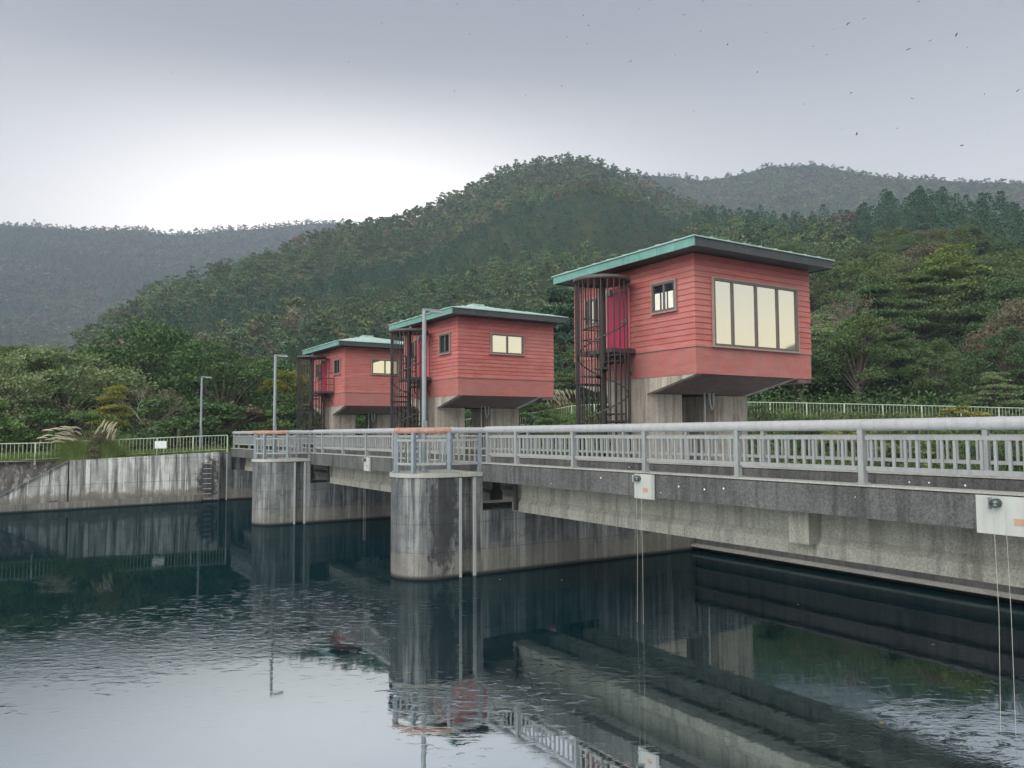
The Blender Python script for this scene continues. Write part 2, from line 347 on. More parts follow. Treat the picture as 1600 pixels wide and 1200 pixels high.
# ---------------------------------------------------------------- terrain
TB = [(-14, 2), (-6, 2.6), (1.07, 4.83), (2.44, 6.11), (4.56, 8.3), (7.56, 10.61), (10.74, 11.91), (14.09, 13.01), (17.13, 14.3), (19.37, 15.08), (21.19, 15.53), (24.9, 16.2), (27.74, 17.51), (30.6, 18.82), (32.52, 19.73), (34.92, 20.22), (36.36, 20.31), (38.74, 20.06), (41.08, 19.09), (43.85, 17.68), (46.55, 16.41), (50.92, 14.76), (55.06, 13.09), (66.03, 9.85), (90, 5)]
TA = [(-180, 3.5), (-90, 3), (-40, 7), (-10.03, 11.52), (-1.21, 13.27), (.83, 13.44), (3.68, 13.6), (6.51, 14.0), (8.28, 13.81), (9.88, 14.01), (11.94, 14.48), (14.93, 14.85), (17.57, 15.29), (19.36, 15.43), (23.04, 15.25), (32.49, 14.26), (50, 8), (90, 4), (112, 6), (121, 7.6), (127, 6.6), (131, 3.6), (140, 3), (158, 5), (180, 3.5)]
TC = [(30, 5), (37.28, 17.32), (41.55, 18.81), (43.86, 18.63), (46.59, 18.13), (48.83, 18.27), (51.02, 18.64), (54.4, 18.37), (56.81, 17.53), (59.14, 16.88), (61.75, 16.4), (63.88, 15.9), (66.26, 15.49), (75.04, 13.13), (110, 6)]
TD = [(34, 5), (39.57, 11.85), (43.32, 13.96), (44.73, 16.09), (46.55, 16.49), (50.95, 15.91), (55.13, 15.52), (57.54, 15.72), (59.12, 16.2), (61.0, 16.12), (62.81, 15.76), (64.89, 15.12), (66.21, 14.44), (69.36, 13.15), (74.96, 11.43), (120, 6)]
RB = [(-14, 150), (1, 190), (10, 290), (20, 380), (35, 450), (45, 470), (90, 520)]
RD = [(34, 330), (39, 330), (44, 300), (50, 250), (58, 215), (66, 190), (120, 180)]
FR = [(30, 60), (34, 58), (37, 54), (43, 51), (49, 48), (55, 48), (60, 48.5), (65.75, 51), (69, 53), (120, 75)]
FZ = [(30, 2.4), (34, 3.55), (37, 4.0), (43, 4.0), (49, 3.9), (55, 3.7), (60, 3.55), (65.75, 3.35), (69, 3.3), (120, 3)]
def tab(T, a): return np.interp(a, [p[0] for p in T], [p[1] for p in T])
def vnoise(x, y, seed=0):
    xi = np.floor(x).astype(np.int64); yi = np.floor(y).astype(np.int64); fx = x-xi; fy = y-yi
    fx = fx*fx*(3-2*fx); fy = fy*fy*(3-2*fy)
    def hsh(i, j):
        n = (i*374761393+j*668265263+seed*1442695041) & 0x7fffffff; n = ((n ^ (n >> 13))*1274126177) & 0x7fffffff
        return ((n ^ (n >> 16)) & 0xffff)/65535.0
    return (hsh(xi, yi)*(1-fx)+hsh(xi+1, yi)*fx)*(1-fy)+(hsh(xi, yi+1)*(1-fx)+hsh(xi+1, yi+1)*fx)*fy
def fbm(x, y, s, seed=0, o=4):
    r = 0; a = 1; tt = 0
    for k in range(o): r = r+a*(vnoise(x*s, y*s, seed+k)-.5); tt += a; a *= .5; s *= 2.03
    return r/tt*2
EYE = 3.13
def height(x, y):
    x = np.asarray(x, float); y = np.asarray(y, float)
    az = np.degrees(np.arctan2(x, y)); r = np.hypot(x, y)
    def hill(T, R, r0, th, p, az0, az1, back):
        e = tab(T, az); zc = EYE+R*np.tan(np.radians(e))-th
        t_ = np.clip((r-r0)/(R-r0), 0, 1)
        n = fbm(x, y, 1/(.22*R), 3)
        z = zc*(t_**p)*(1+.22*n*np.sin(pi*t_))
        z = np.where(r > R, zc*np.clip(1-((r-R)/back)**1.3, -.02, 1), z)
        m = np.clip((az-az0)/3, 0, 1)*np.clip((az1-az)/3, 0, 1)
        return np.where((m > 0) & (t_ > 0), z*m, -3)
    fr_, fz = tab(FR, az), tab(FZ, az)
    left = np.where((y > 41.2) & (x < 22), np.clip((y-41)*2-.5, -2, 2.15), -2.0)
    right = np.interp((r-34)/(fr_-35), [0, 1], [0, 1])
    right = np.where((az > 27) & (az < 130), -1.2+(fz+1.2)*right, -2.)
    near = np.where((az > 27) & (az < 130) & (x > 22), right, left)
    near = np.where((az > -60) & (az < 27) & (y > 60), 2.2, near)
    near = np.where(r > 130, np.where((az > -60) & (az < 130), np.maximum(near, 2), near), near)
    zB = hill(TB, tab(RB, az), 74, 6.5, 1.12, -14, 92, 90)
    zD = fz+hill(TD, tab(RD, az), fr_+3, 8.3+fz, 1.1, 33, 122, 120)*np.where(az < 120, 1, 0)
    zD = np.where((az > 33) & (r > fr_+3), zD, -3)
    zA = hill(TA, np.full_like(r, 1080.), 480, 8, 1.2, -181, 181, 220)
    zC = hill(TC, np.full_like(r, 840.), 380, 8, 1.2, 30, 112, 200)
    return np.maximum.reduce([near, zB, zD, zA, zC])
azs = np.radians(np.concatenate([np.arange(-180, -30, 6), np.arange(-30, -8, 1.5), np.arange(-8, 82, .45), np.arange(82, 130, 2), np.arange(130, 180, 6)]))
rs = np.concatenate([np.arange(20, 70, 1.5), np.geomspace(70, 1290, 110)])
A_, R_ = np.meshgrid(azs, rs, indexing='ij'); X, Y = R_*np.sin(A_), R_*np.cos(A_); Z = height(X, Y)
nA, nR = A_.shape; idx = np.arange(nA*nR).reshape(nA, nR)
i2 = np.roll(idx, -1, 0)
F = np.stack([idx[:, :-1], i2[:, :-1], i2[:, 1:], idx[:, 1:]], -1).reshape(-1, 4)[:, ::-1]
me = fast_mesh('hills', np.stack([X, Y, Z], -1).reshape(-1, 3), F, 'forestfloor', smooth=True)
hills = struct(bpy.data.objects.new('hills', me)); COL.objects.link(hills)
# water: fine sheet to the far shore
struct(MB().add([(-1290, -1290, 0), (1290, -1290, 0), (1290, 1290, 0), (-1290, 1290, 0)], [(0, 1, 2, 3)]).build('water', 'water'))
# quay under the viewer (out of frame) and the ground behind the left wall
struct(MB().box(-60, 1.5, -60, -1.2, -3, 1.5).box(1.5, 60, -60, -1.6, -3, 1.5).build('quay', 'deck'))
b = MB(); xs = np.linspace(-60, 24, 43); ywall = lambda x: 37.95+np.interp(x, [-60, -.5, 1.95, 8.2, 8.3, 60], [-3, 0, .22, 1.05, 1.35, 1.35])
for i in range(len(xs)-1):
    x0, x1 = xs[i], xs[i+1]; fo_ = lambda x: 1.3 if x < 1.9 else .42; zt = lambda x: float(np.interp(x, [-2, 8.2], [2.0, 2.22]))
    b.add([(x0, ywall(x0)+fo_(x0), zt(x0)), (x1, ywall(x1)+fo_(x1), zt(x1)), (x1, 62, 2.3), (x0, 62, 2.3), (x0, ywall(x0)+fo_(x0), -1), (x1, ywall(x1)+fo_(x1), -1)], [(0, 1, 2, 3), (4, 5, 1, 0)])
struct(b.build('left_bank', 'bank'))

# ---------------------------------------------------------------- footbridge
YE = 39.35; Y00 = -1.2
br = thing('footbridge', 'long low concrete footbridge over the sluice piers, dark edge beam above pale girders', 'bridge', (10.3, 18, 2.06))
b = MB(); b.box(9.1, 11.75, Y00, YE, 2.06, 2.22); b.build('deck', 'deck', br)
for nm, x0, x1 in (('near', 8.83, 9.10), ('far', 11.75, 12.02)):
    b = MB()
    zt, zb = 2.445, 2.06
    b.prism([(x0, zb), (x1, zb), (x1, zt-.015), (x1-.015, zt), (x0+.02, zt), (x0, zt-.02)], Y00, YE, 'y')
    o = b.build('edge_beam', 'beam_edge', br)
    MB().box(x0-.012, x1+.012, Y00, YE, zt+.002, zt+.022).build('kerb_cap', 'kerb_top', br)
def girder(x, y0, y1):
    b = MB(); g = [(x, 1.42), (x, 1.60), (x+.07, 1.70), (x+.07, 2.058), (x+.30, 2.058), (x+.30, 1.70), (x+.37, 1.60), (x+.37, 1.42)]
    return b.prism(g, y0, y1, 'y')
SP = [(3.3, 14.62), (17.2, 26.7), (29.2, 38.7)]
for x in (9.28, 10.25, 11.2):
    for y0, y1 in SP: girder(x, y0, y1).build('girder', 'girder', br)
for y0, y1 in SP:
    ym = 7.0 if y0 < 10 else (y0+y1)/2-1.9
    MB().box(9.08, 9.35, ym-.16, ym+.16, 1.60, 2.057).build('diaphragm_block', 'girder', br)
    for y in (y1-.25,): MB().box(9.20, 9.27, y, y+.09, 1.45, 2.055).build('bearing_bracket', 'black', br)
# ---------------------------------------------------------------- bridge railings
def rail_seg(p, q, zb, root, mats=('rail', 'rail', 'handrail'), npost=True, n_bal=13, hr=.07, posts=True, panel=True, ztop=3.205, gap=.055, midz=3.02):
    """one bay: post at p, balusters panel between p and q"""
    p = Vector((*p, 0)); q = Vector((*q, 0)); d = (q-p); L = d.length; d.normalize(); nn = Vector((-d.y, d.x, 0))
    def obox(b, a0, a1, w_, z0, z1):
        c = [p+d*a0-nn*w_, p+d*a1-nn*w_, p+d*a1+nn*w_, p+d*a0+nn*w_]
        b.add([(v.x, v.y, z0) for v in c]+[(v.x, v.y, z1) for v in c], [(0, 3, 2, 1), (4, 5, 6, 7), (0, 1, 5, 4), (1, 2, 6, 5), (2, 3, 7, 6), (3, 0, 4, 7)])
    if posts:
        b = MB(); obox(b, -.036, .036, .045, zb, ztop-hr*.8); obox(b, -.06, .06, .065, zb+.001, zb+.02); b.build('post', mats[0], root)
    if panel:
        b = MB(); obox(b, gap, L-gap, .022, midz, midz+.05); obox(b, gap, L-gap, .022, zb+.17, zb+.225)
        for k in range(n_bal):
            a = gap+(L-2*gap)*(k+.5)/n_bal; obox(b, a-.016, a+.016, .014, zb+.226, midz-.001)
        b.build('baluster_panel', mats[1], root)
def railing(x, ys_list, label, dark=False):
    r = thing('bridge_railing', label, 'railing', (x, 18, 2.47))
    for y0, y1, start in ys_list:
        ys = []; y = start
        while y < y1-.3: ys.append(y); y += 2.0
        pts = [yy for yy in ys if yy >= y0+.3]
        seq = [y0+.06]+pts+[y1-.06]
        for a, c in zip(seq[:-1], seq[1:]):
            rail_seg((x, a), (x, c), 2.467, r, n_bal=max(2, int(round((c-a)/.143))-1))
        rail_seg((x, seq[-1]), (x, seq[-1]+.1), 2.467, r, panel=False)
        # handrail lengths with joint sleeves
        b = MB(); 
        b.tube([(x, y0-.02, 3.205), (x, y1+.02, 3.205)], .072, 20); b.build('handrail', 'handrail', r)
        for yy in seq[1:-1:2]: MB().tube([(x, yy-.09+.4, 3.205), (x, yy+.0+.4, 3.205)], .0745, 20).build('sleeve', 'handrail', r)
    return r
railing(8.96, [(Y00, 15.17, -.07), (16.75, 27.2, 18.3), (28.75, YE, 30.3)], 'nearer of the two grey bridge railings, on the edge beam above the water')
railing(11.9, [(Y00, YE, -.1)], 'farther of the two grey bridge railings, on the downstream side of the deck')
# ---------------------------------------------------------------- piers
PC = [15.95, 28.0]
def stadium(cx, yc, r, xb, groove=True):
    pts = [(cx+r*cos(a), yc+r*sin(a)) for a in np.linspace(pi/2, 3*pi/2, 25)]
    if groove: pts += [(8.30, yc-r), (8.30, yc-r+.22), (8.62, yc-r+.22), (8.62, yc-r)]
    pts += [(xb, yc-r), (xb, yc+r)]
    if groove: pts += [(8.62, yc+r), (8.62, yc+r-.22), (8.30, yc+r-.22), (8.30, yc+r)]
    return pts
def pier(yc, label):
    r = .79; p = thing('sluice_pier', label, 'pier', (12, yc, 0), 'round nosed concrete piers of the sluice')
    b = MB(); b.prism(stadium(7.84, yc, r, 8.84), -2, 2.17, 'z', False)
    b.box(8.841, 12.1, yc-r, yc+r, -2, 1.40)
    b.box(12.101, 18.3, yc-r, yc+r, -2, 2.30)
    b.build('pier_body', 'pier', p)
    cap = [(x if x > 8.2 else 7.84+(x-7.84)*1.045, yc+(y-yc)*1.045) for x, y in stadium(7.84, yc, r, 8.82, False)]
    MB().prism(cap, 2.172, 2.262).build('cap_slab', 'kerb_top', p)
    for s in (-1, 1):
        for x in (8.27, 8.63):
            MB().box(x-.03, x+.03, yc+s*r-.035 if s > 0 else yc-r-.022, yc+r+.022 if s > 0 else yc-r+.035, -1.5, 2.15).build('guide_rail', 'steel', p)
    return p
pier(PC[0], 'nearer rounded concrete pier standing in the water, with a dark damp stain')
pier(PC[1], 'farther rounded concrete pier standing in the water, with a pale foot')
# abutments
ab = thing('sluice_abutment', 'left concrete abutment with steel guide strips where the bridge ends', 'abutment', (12, 40, 0))
b = MB(); b.box(7.75, 8.30, 39.25, 40.8, -2, 2.26).box(8.62, 8.84, 39.25, 40.8, -2, 2.26).box(8.301, 8.619, 39.45, 40.8, -2, 2.26)
b.box(8.842, 12.1, 39.25, 40.8, -2, 1.42).box(12.101, 18.4, 39.25, 44, -2, 2.3).box(8.842, 12.1, 39.42, 44, 1.425, 2.215)
b.build('abutment_body', 'pier', ab)
for x in (8.27, 8.63): MB().box(x-.03, x+.03, 39.228, 39.28, -1.5, 2.2).build('guide_rail', 'steel', ab)
ab = thing('sluice_abutment', 'right concrete abutment under the near end of the bridge', 'abutment', (12, 1, 0))
b = MB(); b.box(8.842, 18.3, -3, 3.15, -2, 1.40).box(12.11, 18.3, -3, 3.14, 1.401, 2.3); b.build('abutment_body', 'pier', ab)
# nose platforms' railings
def nose_rail(yc, label, ext=0.0):
    r = thing('platform_railing', label, 'railing', (8, yc, 2.262), 'railings round the pier platforms')
    h = .72
    P = [(8.80, yc-h), (8.02, yc-h), (7.32, yc-.42), (7.12, yc+.05), (7.32, yc+.5), (8.02, yc+h), (8.80, yc+h)]
    for i in range(6):
        a, c = P[i], P[i+1]; L = sqrt((a[0]-c[0])**2+(a[1]-c[1])**2)
        rail_seg(a, c, 2.264, r, ('bluerail', 'rail', 'rust'), n_bal=max(2, int(L/.13)-1), ztop=3.2, midz=2.95, hr=.065)
    rail_seg(P[6], (8.83, yc+h+.2), 2.264, r, ('bluerail', 'rail', 'rust'), panel=False, ztop=3.2)
    z = 3.19
    MB().tube([(8.98, yc-h, z), (8.06, yc-h, z)], .066, 18).build('handrail', 'handrail', r)
    MB().tube([(8.055, yc-h, z)]+[(x, y, z) for x, y in P[1:6]], .067, 18).build('rusty_handrail', 'rust', r, label='rust coloured curved handrail')
    MB().tube([(8.02, yc+h, z), (8.98, yc+h, z)], .066, 18).build('handrail', 'handrail', r)
nose_rail(PC[0], 'railing with a rust coloured handrail on the nearer round pier')
nose_rail(PC[1], 'railing with a rust coloured handrail on the farther round pier')
# lamps
def lamp(x, y, zb, label):
    r = thing('street_lamp', label, 'street lamp', (x, y, zb), 'slim grey lamp posts along the water')
    MB().tube([(x, y, zb), (x, y, 5.93)], [.058, .048], 14).build('pole', 'lamp', r)
    MB().tube([(x, y, zb), (x, y, zb+.02)], .12, 14).build('base_plate', 'lamp', r)
    b = MB(); b.box(x-.03, x+.42, y-.035, y+.035, 5.931, 5.975); b.build('arm', 'lamp', r)
    MB().prism([(x+.14, y-.06), (x+.43, y-.06), (x+.45, y), (x+.43, y+.06), (x+.14, y+.06)], 5.90, 5.929).build('lamp_head', 'handrail', r)
    MB().box(x-.05, x+.05, y-.064, y-.05, zb+.9, zb+1.15).build('access_hatch', 'lamp', r)
lamp(7.80, 16.0, 2.263, 'nearest slim grey lamp post, standing on the nearer round pier')
lamp(7.77, 28.0, 2.263, 'middle slim grey lamp post, standing on the farther round pier')
lamp(7.62, 40.3, 2.2, 'shortest looking slim grey lamp post, on the bank left of the bridge end')
# ---------------------------------------------------------------- sluice gates
for y0, y1, lb in ((3.17, 15.14, 'nearest of the three long dark steel sluice gates low over the water'), (16.76, 27.19, 'middle dark steel sluice gate between the two round piers'), (28.81, 39.23, 'farthest dark steel sluice gate next to the left abutment')):
    g = thing('sluice_gate', lb, 'gate', (15.5, (y0+y1)/2, 0), 'steel sluice gates')
    b = MB(); b.box(15.42, 15.6, y0, y1, -1.5, 1.40)
    b.build('gate_leaf', 'gate', g)
    for z in (.45, .95, 1.36): MB().box(15.30, 15.418, y0, y1, z, z+.05).build('stiffener', 'gate', g)
    MB().box(15.22, 15.418, y0, y1, .10, .16).build('sill_ledge', 'kerb_top', g)
# ---------------------------------------------------------------- gatehouses
def gatehouse(cy, kind, label):
    X0, X1, Y0, Y1 = 13.75, 18.08, cy, cy+4.8
    zb, zt, zw = 4.53, 5.20, 7.47
    r = thing('gatehouse', label, 'gatehouse', ((X0+X1)/2, (Y0+Y1)/2, 2.3), 'red gatehouses over the sluice piers')
    ya, yb = cy+1.76, cy+3.35                          # column strip along Y
    # concrete columns
    for x0, x1 in ((X0+.012, 15.0), (16.2, 17.55)):
        MB().box(x0, x1, ya, yb, 2.298, 4.12).build('support_column', 'column', r)
    # haunched base: side faces concrete, sloping undersides dark
    b = MB(); prof = [(ya, 4.121), (yb, 4.121), (Y1, zb-.002), (Y0, zb-.002)]
    b.prism(prof, X0+.012, X0+.20, 'x').build('haunch', 'column', r)
    MB().prism(prof, 17.35, 17.55, 'x').build('haunch', 'column', r)
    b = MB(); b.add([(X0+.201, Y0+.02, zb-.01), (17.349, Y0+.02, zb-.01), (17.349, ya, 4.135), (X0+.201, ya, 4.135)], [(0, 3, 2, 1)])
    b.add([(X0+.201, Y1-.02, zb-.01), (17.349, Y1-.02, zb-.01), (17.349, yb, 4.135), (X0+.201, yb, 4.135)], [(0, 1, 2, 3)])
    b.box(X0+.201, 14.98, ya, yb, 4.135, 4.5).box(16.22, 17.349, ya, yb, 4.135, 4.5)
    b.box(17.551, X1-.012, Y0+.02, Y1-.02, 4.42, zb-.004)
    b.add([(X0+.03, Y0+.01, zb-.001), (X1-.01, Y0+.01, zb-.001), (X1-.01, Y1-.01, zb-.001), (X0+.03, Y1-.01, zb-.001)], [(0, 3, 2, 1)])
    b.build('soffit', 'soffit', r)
    # rod and cable in the opening
    MB().tube([(15.66, ya-.18, 4.30), (15.66, ya-.18, 1.45)], .028, 8).build('hoist_rod', 'steel', r)
    MB().tube([(15.82, ya-.2, 4.30), (15.84, ya-.2, 3.9), (15.90, ya-.2, 3.72), (15.97, ya-.2, 3.88), (15.98, ya-.2, 4.30)], .035, 8).build('hanging_cable', 'steel', r)
    # skirt
    b = MB(); b.box(X0, X1, Y0, Y1, zb, zt-.012); b.build('skirt_panel', 'skirt', r)
    b = MB(); b.box(X0-.03, X1+.03, Y0-.03, Y1+.03, zt-.011, zt+.008); b.build('drip_strip', 'trim', r)
    # lap siding
    b = MB(); n = 16; hh = (zw-zt-.01)/n
    for k in range(n):
        z0 = zt+.009+k*hh; z1 = z0+hh; o0, o1 = .017, .002
        lo = [(X0-o0, Y0-o0, z0), (X1+o0, Y0-o0, z0), (X1+o0, Y1+o0, z0), (X0-o0, Y1+o0, z0)]
        hi = [(X0-o1, Y0-o1, z1), (X1+o1, Y0-o1, z1), (X1+o1, Y1+o1, z1), (X0-o1, Y1+o1, z1)]
        inn = [(X0, Y0, z0), (X1, Y0, z0), (X1, Y1, z0), (X0, Y1, z0)]
        b.add(lo+hi+inn, [(i, (i+1) % 4, 4+(i+1) % 4, 4+i) for i in range(4)]+[(8+i, 8+(i+1) % 4, (i+1) % 4, i) for i in range(4)])
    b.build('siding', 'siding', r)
    # roof
    ox0, ox1, oy0, oy1 = X0-.55, X1+.30, Y0-.55, Y1+.30
    zf0, zf1 = 7.47, 7.68
    rf = MB(); cxr, cyr = (ox0+ox1)/2, (oy0+oy1)/2; zp = 8.36
    e = .04
    rf.add([(ox0-e, oy0-e, zf1+.002), (ox1+e, oy0-e, zf1+.002), (ox1+e, oy1+e, zf1+.002), (ox0-e, oy1+e, zf1+.002),
            (ox0-e, oy0-e, zf1+.03), (ox1+e, oy0-e, zf1+.03), (ox1+e, oy1+e, zf1+.03), (ox0-e, oy1+e, zf1+.03), (cxr, cyr, zp)],
           [(0, 3, 2, 1), (0, 1, 5, 4), (1, 2, 6, 5), (2, 3, 7, 6), (3, 0, 4, 7), (4, 5, 8), (5, 6, 8), (6, 7, 8), (7, 4, 8)])
    roof = rf.build('roof', 'rooftop', r)
    MB().box(cxr-.28, cxr+.28, cyr-.28, cyr+.28, zp-.16, zp+.02).build('roof_cap', 'rooftop', roof)
    b = MB(); nseg = 9; ln = (oy1-oy0)/nseg                # copper fascia in sheet lengths
    for i in range(nseg): b.box(ox0, ox0+.04, oy0+i*ln+.004, oy0+(i+1)*ln-.004, zf0, zf1)
    b.build('copper_fascia', 'verdigris', roof)
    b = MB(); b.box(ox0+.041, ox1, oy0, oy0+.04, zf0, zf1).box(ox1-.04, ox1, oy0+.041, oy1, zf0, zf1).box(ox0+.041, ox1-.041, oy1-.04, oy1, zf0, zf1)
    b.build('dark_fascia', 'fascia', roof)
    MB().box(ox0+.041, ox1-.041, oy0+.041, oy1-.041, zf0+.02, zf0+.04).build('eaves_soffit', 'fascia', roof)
    # flat seams on the roof
    b = MB()
    for k in range(1, 9):
        f_ = k/9; x = ox0+(ox1-ox0)*f_; top = 1-abs(2*f_-1)
        b.tube([(x, oy0-e, zf1+.035), (x, oy0+(cyr-oy0)*top, zf1+.035+(zp-zf1-.03)*top)], .014, 4)
        y = oy0+(oy1-oy0)*f_
        b.tube([(ox0-e, y, zf1+.035), (ox0+(cxr-ox0)*top, y, zf1+.035+(zp-zf1-.03)*top)], .014, 4)
    b.build('seam', 'rooftop', roof)
    # windows.  plane helper: on -X face or -Y face
    def window(face, a0, a1, z0, z1, mull, glass='glass', trim=True, blinds=False):
        wn = None
        def bx(mb, u0, u1, zz0, zz1, d0, d1):
            if face == 'x': mb.box(X0-d1, X0-d0, u0, u1, zz0, zz1)
            else: mb.box(u0, u1, Y0-d1, Y0-d0, zz0, zz1)
        b = MB(); t_ = .055
        bx(b, a0, a1, z0, z0+t_, .026, .075); bx(b, a0, a1, z1-t_, z1, .026, .075)
        bx(b, a0, a0+t_, z0+t_+.001, z1-t_-.001, .026, .075); bx(b, a1-t_, a1, z0+t_+.001, z1-t_-.001, .026, .075)
        for m_ in mull: bx(b, m_-.032, m_+.032, z0+t_+.001, z1-t_-.001, .028, .068)
        wn = b.build('window', 'frame', r)
        g = MB(); bx(g, a0+t_+.001, a1-t_-.001, z0+t_+.001, z1-t_-.001, .026, .036); g.build('pane', glass, wn)
        b = MB(); k = .03
        bx(b, a0-k, a1+k, z1+.001, z1+k, .024, .085); bx(b, a0-k-.03, a1+k+.03, z0-k-.01, z0-.001, .024, .10)
        bx(b, a0-k, a0-.001, z0, z1, .024, .085); bx(b, a1+.001, a1+k, z0, z1, .024, .085)
        b.build('trim', 'trim', wn)
        if blinds:
            for q in range(3):
                w_ = (a1-a0-2*t_)/3; b = MB(); bx(b, a0+t_+q*w_+.03, a0+t_+(q+1)*w_-.03, z0+t_+.01, z0+(z1-z0)*.66, .0365, .0395); b.build('blind', 'curtain', wn)
        return wn
    if kind == 'big':
        window('y', X0+.58, X0+3.74, 5.23, 6.90, [X0+1.26, X0+2.13, X0+2.95])
        window('x', cy+.60, cy+1.43, 6.16, 6.90, [cy+1.0], 'darkglass', blinds=True)
    else:
        window('y', X0+1.40, X0+2.86, 6.15, 6.90, [X0+2.13])
        window('x', cy+.55, cy+1.38, 6.16, 6.90, [cy+.95], 'darkglass')
    window('x', cy+3.60, cy+4.20, 6.16, 6.90, [cy+3.8, cy+4.0], 'glass' if kind == 'big' else 'darkglass')
    # door on the -X side
    b = MB(); b.box(X0-.055, X0-.026, cy+2.40, cy+3.22, 5.36, 6.92)
    d = b.build('door', 'door', r)
    MB().box(X0-.08, X0-.056, cy+2.47, cy+2.52, 6.05, 6.17).tube([(X0-.085, cy+2.49, 6.1), (X0-.085, cy+2.62, 6.1)], .014, 6).build('handle', 'steel', d)
    b = MB(); b.box(X0-.08, X0-.026, cy+2.33, cy+2.399, 5.36, 6.98).box(X0-.08, X0-.026, cy+3.221, cy+3.29, 5.36, 6.98).box(X0-.08, X0-.026, cy+2.40, cy+3.22, 6.921, 6.98)
    b.build('frame', 'doorframe', d)
    MB().box(X0-.16, X0-.081, cy+3.0, cy+3.2, 6.86, 7.02).build('door_lamp', 'white', d)
    return r
CY = [13.39, 25.36, 37.16]
gatehouse(CY[0], 'big', 'largest looking red gatehouse, the nearest, with a wide four-pane window')
gatehouse(CY[1], 'small', 'middle red gatehouse on concrete columns, with a two-pane window')
gatehouse(CY[2], 'small', 'farthest red gatehouse, left of the other two, partly behind a spiral stair')
# ---------------------------------------------------------------- spiral stairs
def stair(cx, yc, side, label):
    z0 = 2.30; r = thing('spiral_staircase', label, 'staircase', (cx, yc, z0), 'caged spiral staircases of the gatehouses')
    R = .70; top = 7.08; zl = 5.33
    MB().tube([(cx, yc, z0), (cx, yc, top)], .092, 18).build('centre_pole', 'black', r)
    b = MB(); n = 40
    ring = [(cx+(R+.045)*cos(2*pi*k/n), yc+(R+.045)*sin(2*pi*k/n)) for k in range(n)]
    b.prism(ring, top, top+.05, 'z', True); cano = b.build('canopy', 'black', r)
    b = MB(); oo = [(cx+(R+.05)*cos(2*pi*k/n), yc+(R+.05)*sin(2*pi*k/n)) for k in range(n)]; ii = [(cx+(R+.03)*cos(2*pi*k/n), yc+(R+.03)*sin(2*pi*k/n)) for k in range(n)]
    vs = [(x, y, top-.03) for x, y in oo]+[(x, y, top+.062) for x, y in oo]+[(x, y, top+.062) for x, y in ii]+[(x, y, top-.03) for x, y in ii]
    fs = []
    for k in range(n):
        j = (k+1) % n
        for a_ in range(4): fs.append((a_*n+k, a_*n+j, ((a_+1) % 4)*n+j, ((a_+1) % 4)*n+k))
    b.add(vs, fs, True); b.build('rim', 'black2', cano)
    MB().tube([(cx, yc, top+.05), (cx, yc, top+.16), (cx+.03, yc-.02, top+.21), (cx+.08, yc-.04, top+.19)], .014, 6).build('lifting_hook', 'steel', cano)
    # cage bars; a gap at the door side above the landing
    for k in range(26):
        a = 2*pi*(k+.5)/26; d0 = (a+pi) % (2*pi)-pi
        zlo = z0+.02
        if abs(d0) < .95: 
            if side and True: zt_ = zl-.02
            MB().tube([(cx+R*cos(a), yc+R*sin(a), z0+.02), (cx+R*cos(a), yc+R*sin(a), zl-.14)], .017, 6).build('cage_bar', 'black', r)
            continue
        MB().tube([(cx+R*cos(a), yc+R*sin(a), zlo), (cx+R*cos(a), yc+R*sin(a), top)], .018, 6).build('cage_bar', 'black', r)
    # treads rise anticlockwise
    nt = 15; rise = (zl-z0)/(nt+1); step = radians(36); aend = radians(318)
    for k in range(nt):
        z = zl-rise*(k+1); a1 = aend-step*k+step*.08; a0 = a1-step*1.08
        pts = [(cx+.09*cos(a0), yc+.09*sin(a0)), (cx+R*.97*cos(a0), yc+R*.97*sin(a0)), (cx+R*.97*cos((a0+a1)/2), yc+R*.97*sin((a0+a1)/2)), (cx+R*.97*cos(a1), yc+R*.97*sin(a1)), (cx+.09*cos(a1), yc+.09*sin(a1))]
        b = MB(); b.prism(pts, z-.035, z); 
        b.tube([(cx+.09*cos(a1), yc+.09*sin(a1), z-.05), (cx+R*.97*cos(a1), yc+R*.97*sin(a1), z-.05)], .014, 4)
        b.build('tread', 'black', r)
    pts = []
    for k in range(0, 76):
        a = aend+.2-radians(k*7.2); z = 6.08-(k*7.2/36)*rise
        if z < z0+.75: break
        pts.append((cx+(R-.05)*cos(a), yc+(R-.05)*sin(a), z))
    MB().tube(pts, .021, 6).build('handrail', 'black2', r)
    # landing
    ya, yb = (yc-.35, yc+1.12) if side > 0 else (yc-1.15, yc+.45)
    b = MB(); b.box(cx+.02, 13.715, ya, yb, zl-.13, zl-.02); b.build('landing', 'black2', r)
    b = MB(); e = yb if side > 0 else ya; xa = cx+.16
    zz = (zl+.32, zl+.62, zl+.92)
    for z in zz: b.tube([(13.70, e, z), (xa, e, z), (xa, yc+side*.66, z)], .016, 6)
    for x_, y_ in ((xa, e), (13.70, e), (13.3, e), (xa, yc+side*.9)): b.tube([(x_, y_, zl-.1), (x_, y_, zl+.92)], .016, 6)
    b.build('landing_guard', 'black', r)
    MB().tube([(13.6, ya+.15, zl-.14), (13.6, ya+.15, zl-.5), (13.71, ya+.15, zl-.7)], .02, 6).tube([(13.6, yb-.15, zl-.14), (13.6, yb-.15, zl-.5), (13.71, yb-.15, zl-.7)], .02, 6).build('bracket', 'black', r)
stair(12.9, 15.87, 1, 'nearest dark caged spiral staircase, beside the gatehouse with the wide window')
stair(12.9, 27.80, 1, 'middle dark caged spiral staircase, beside the middle gatehouse')
stair(12.9, 39.75, -1, 'farthest dark caged spiral staircase, leftmost of the three')
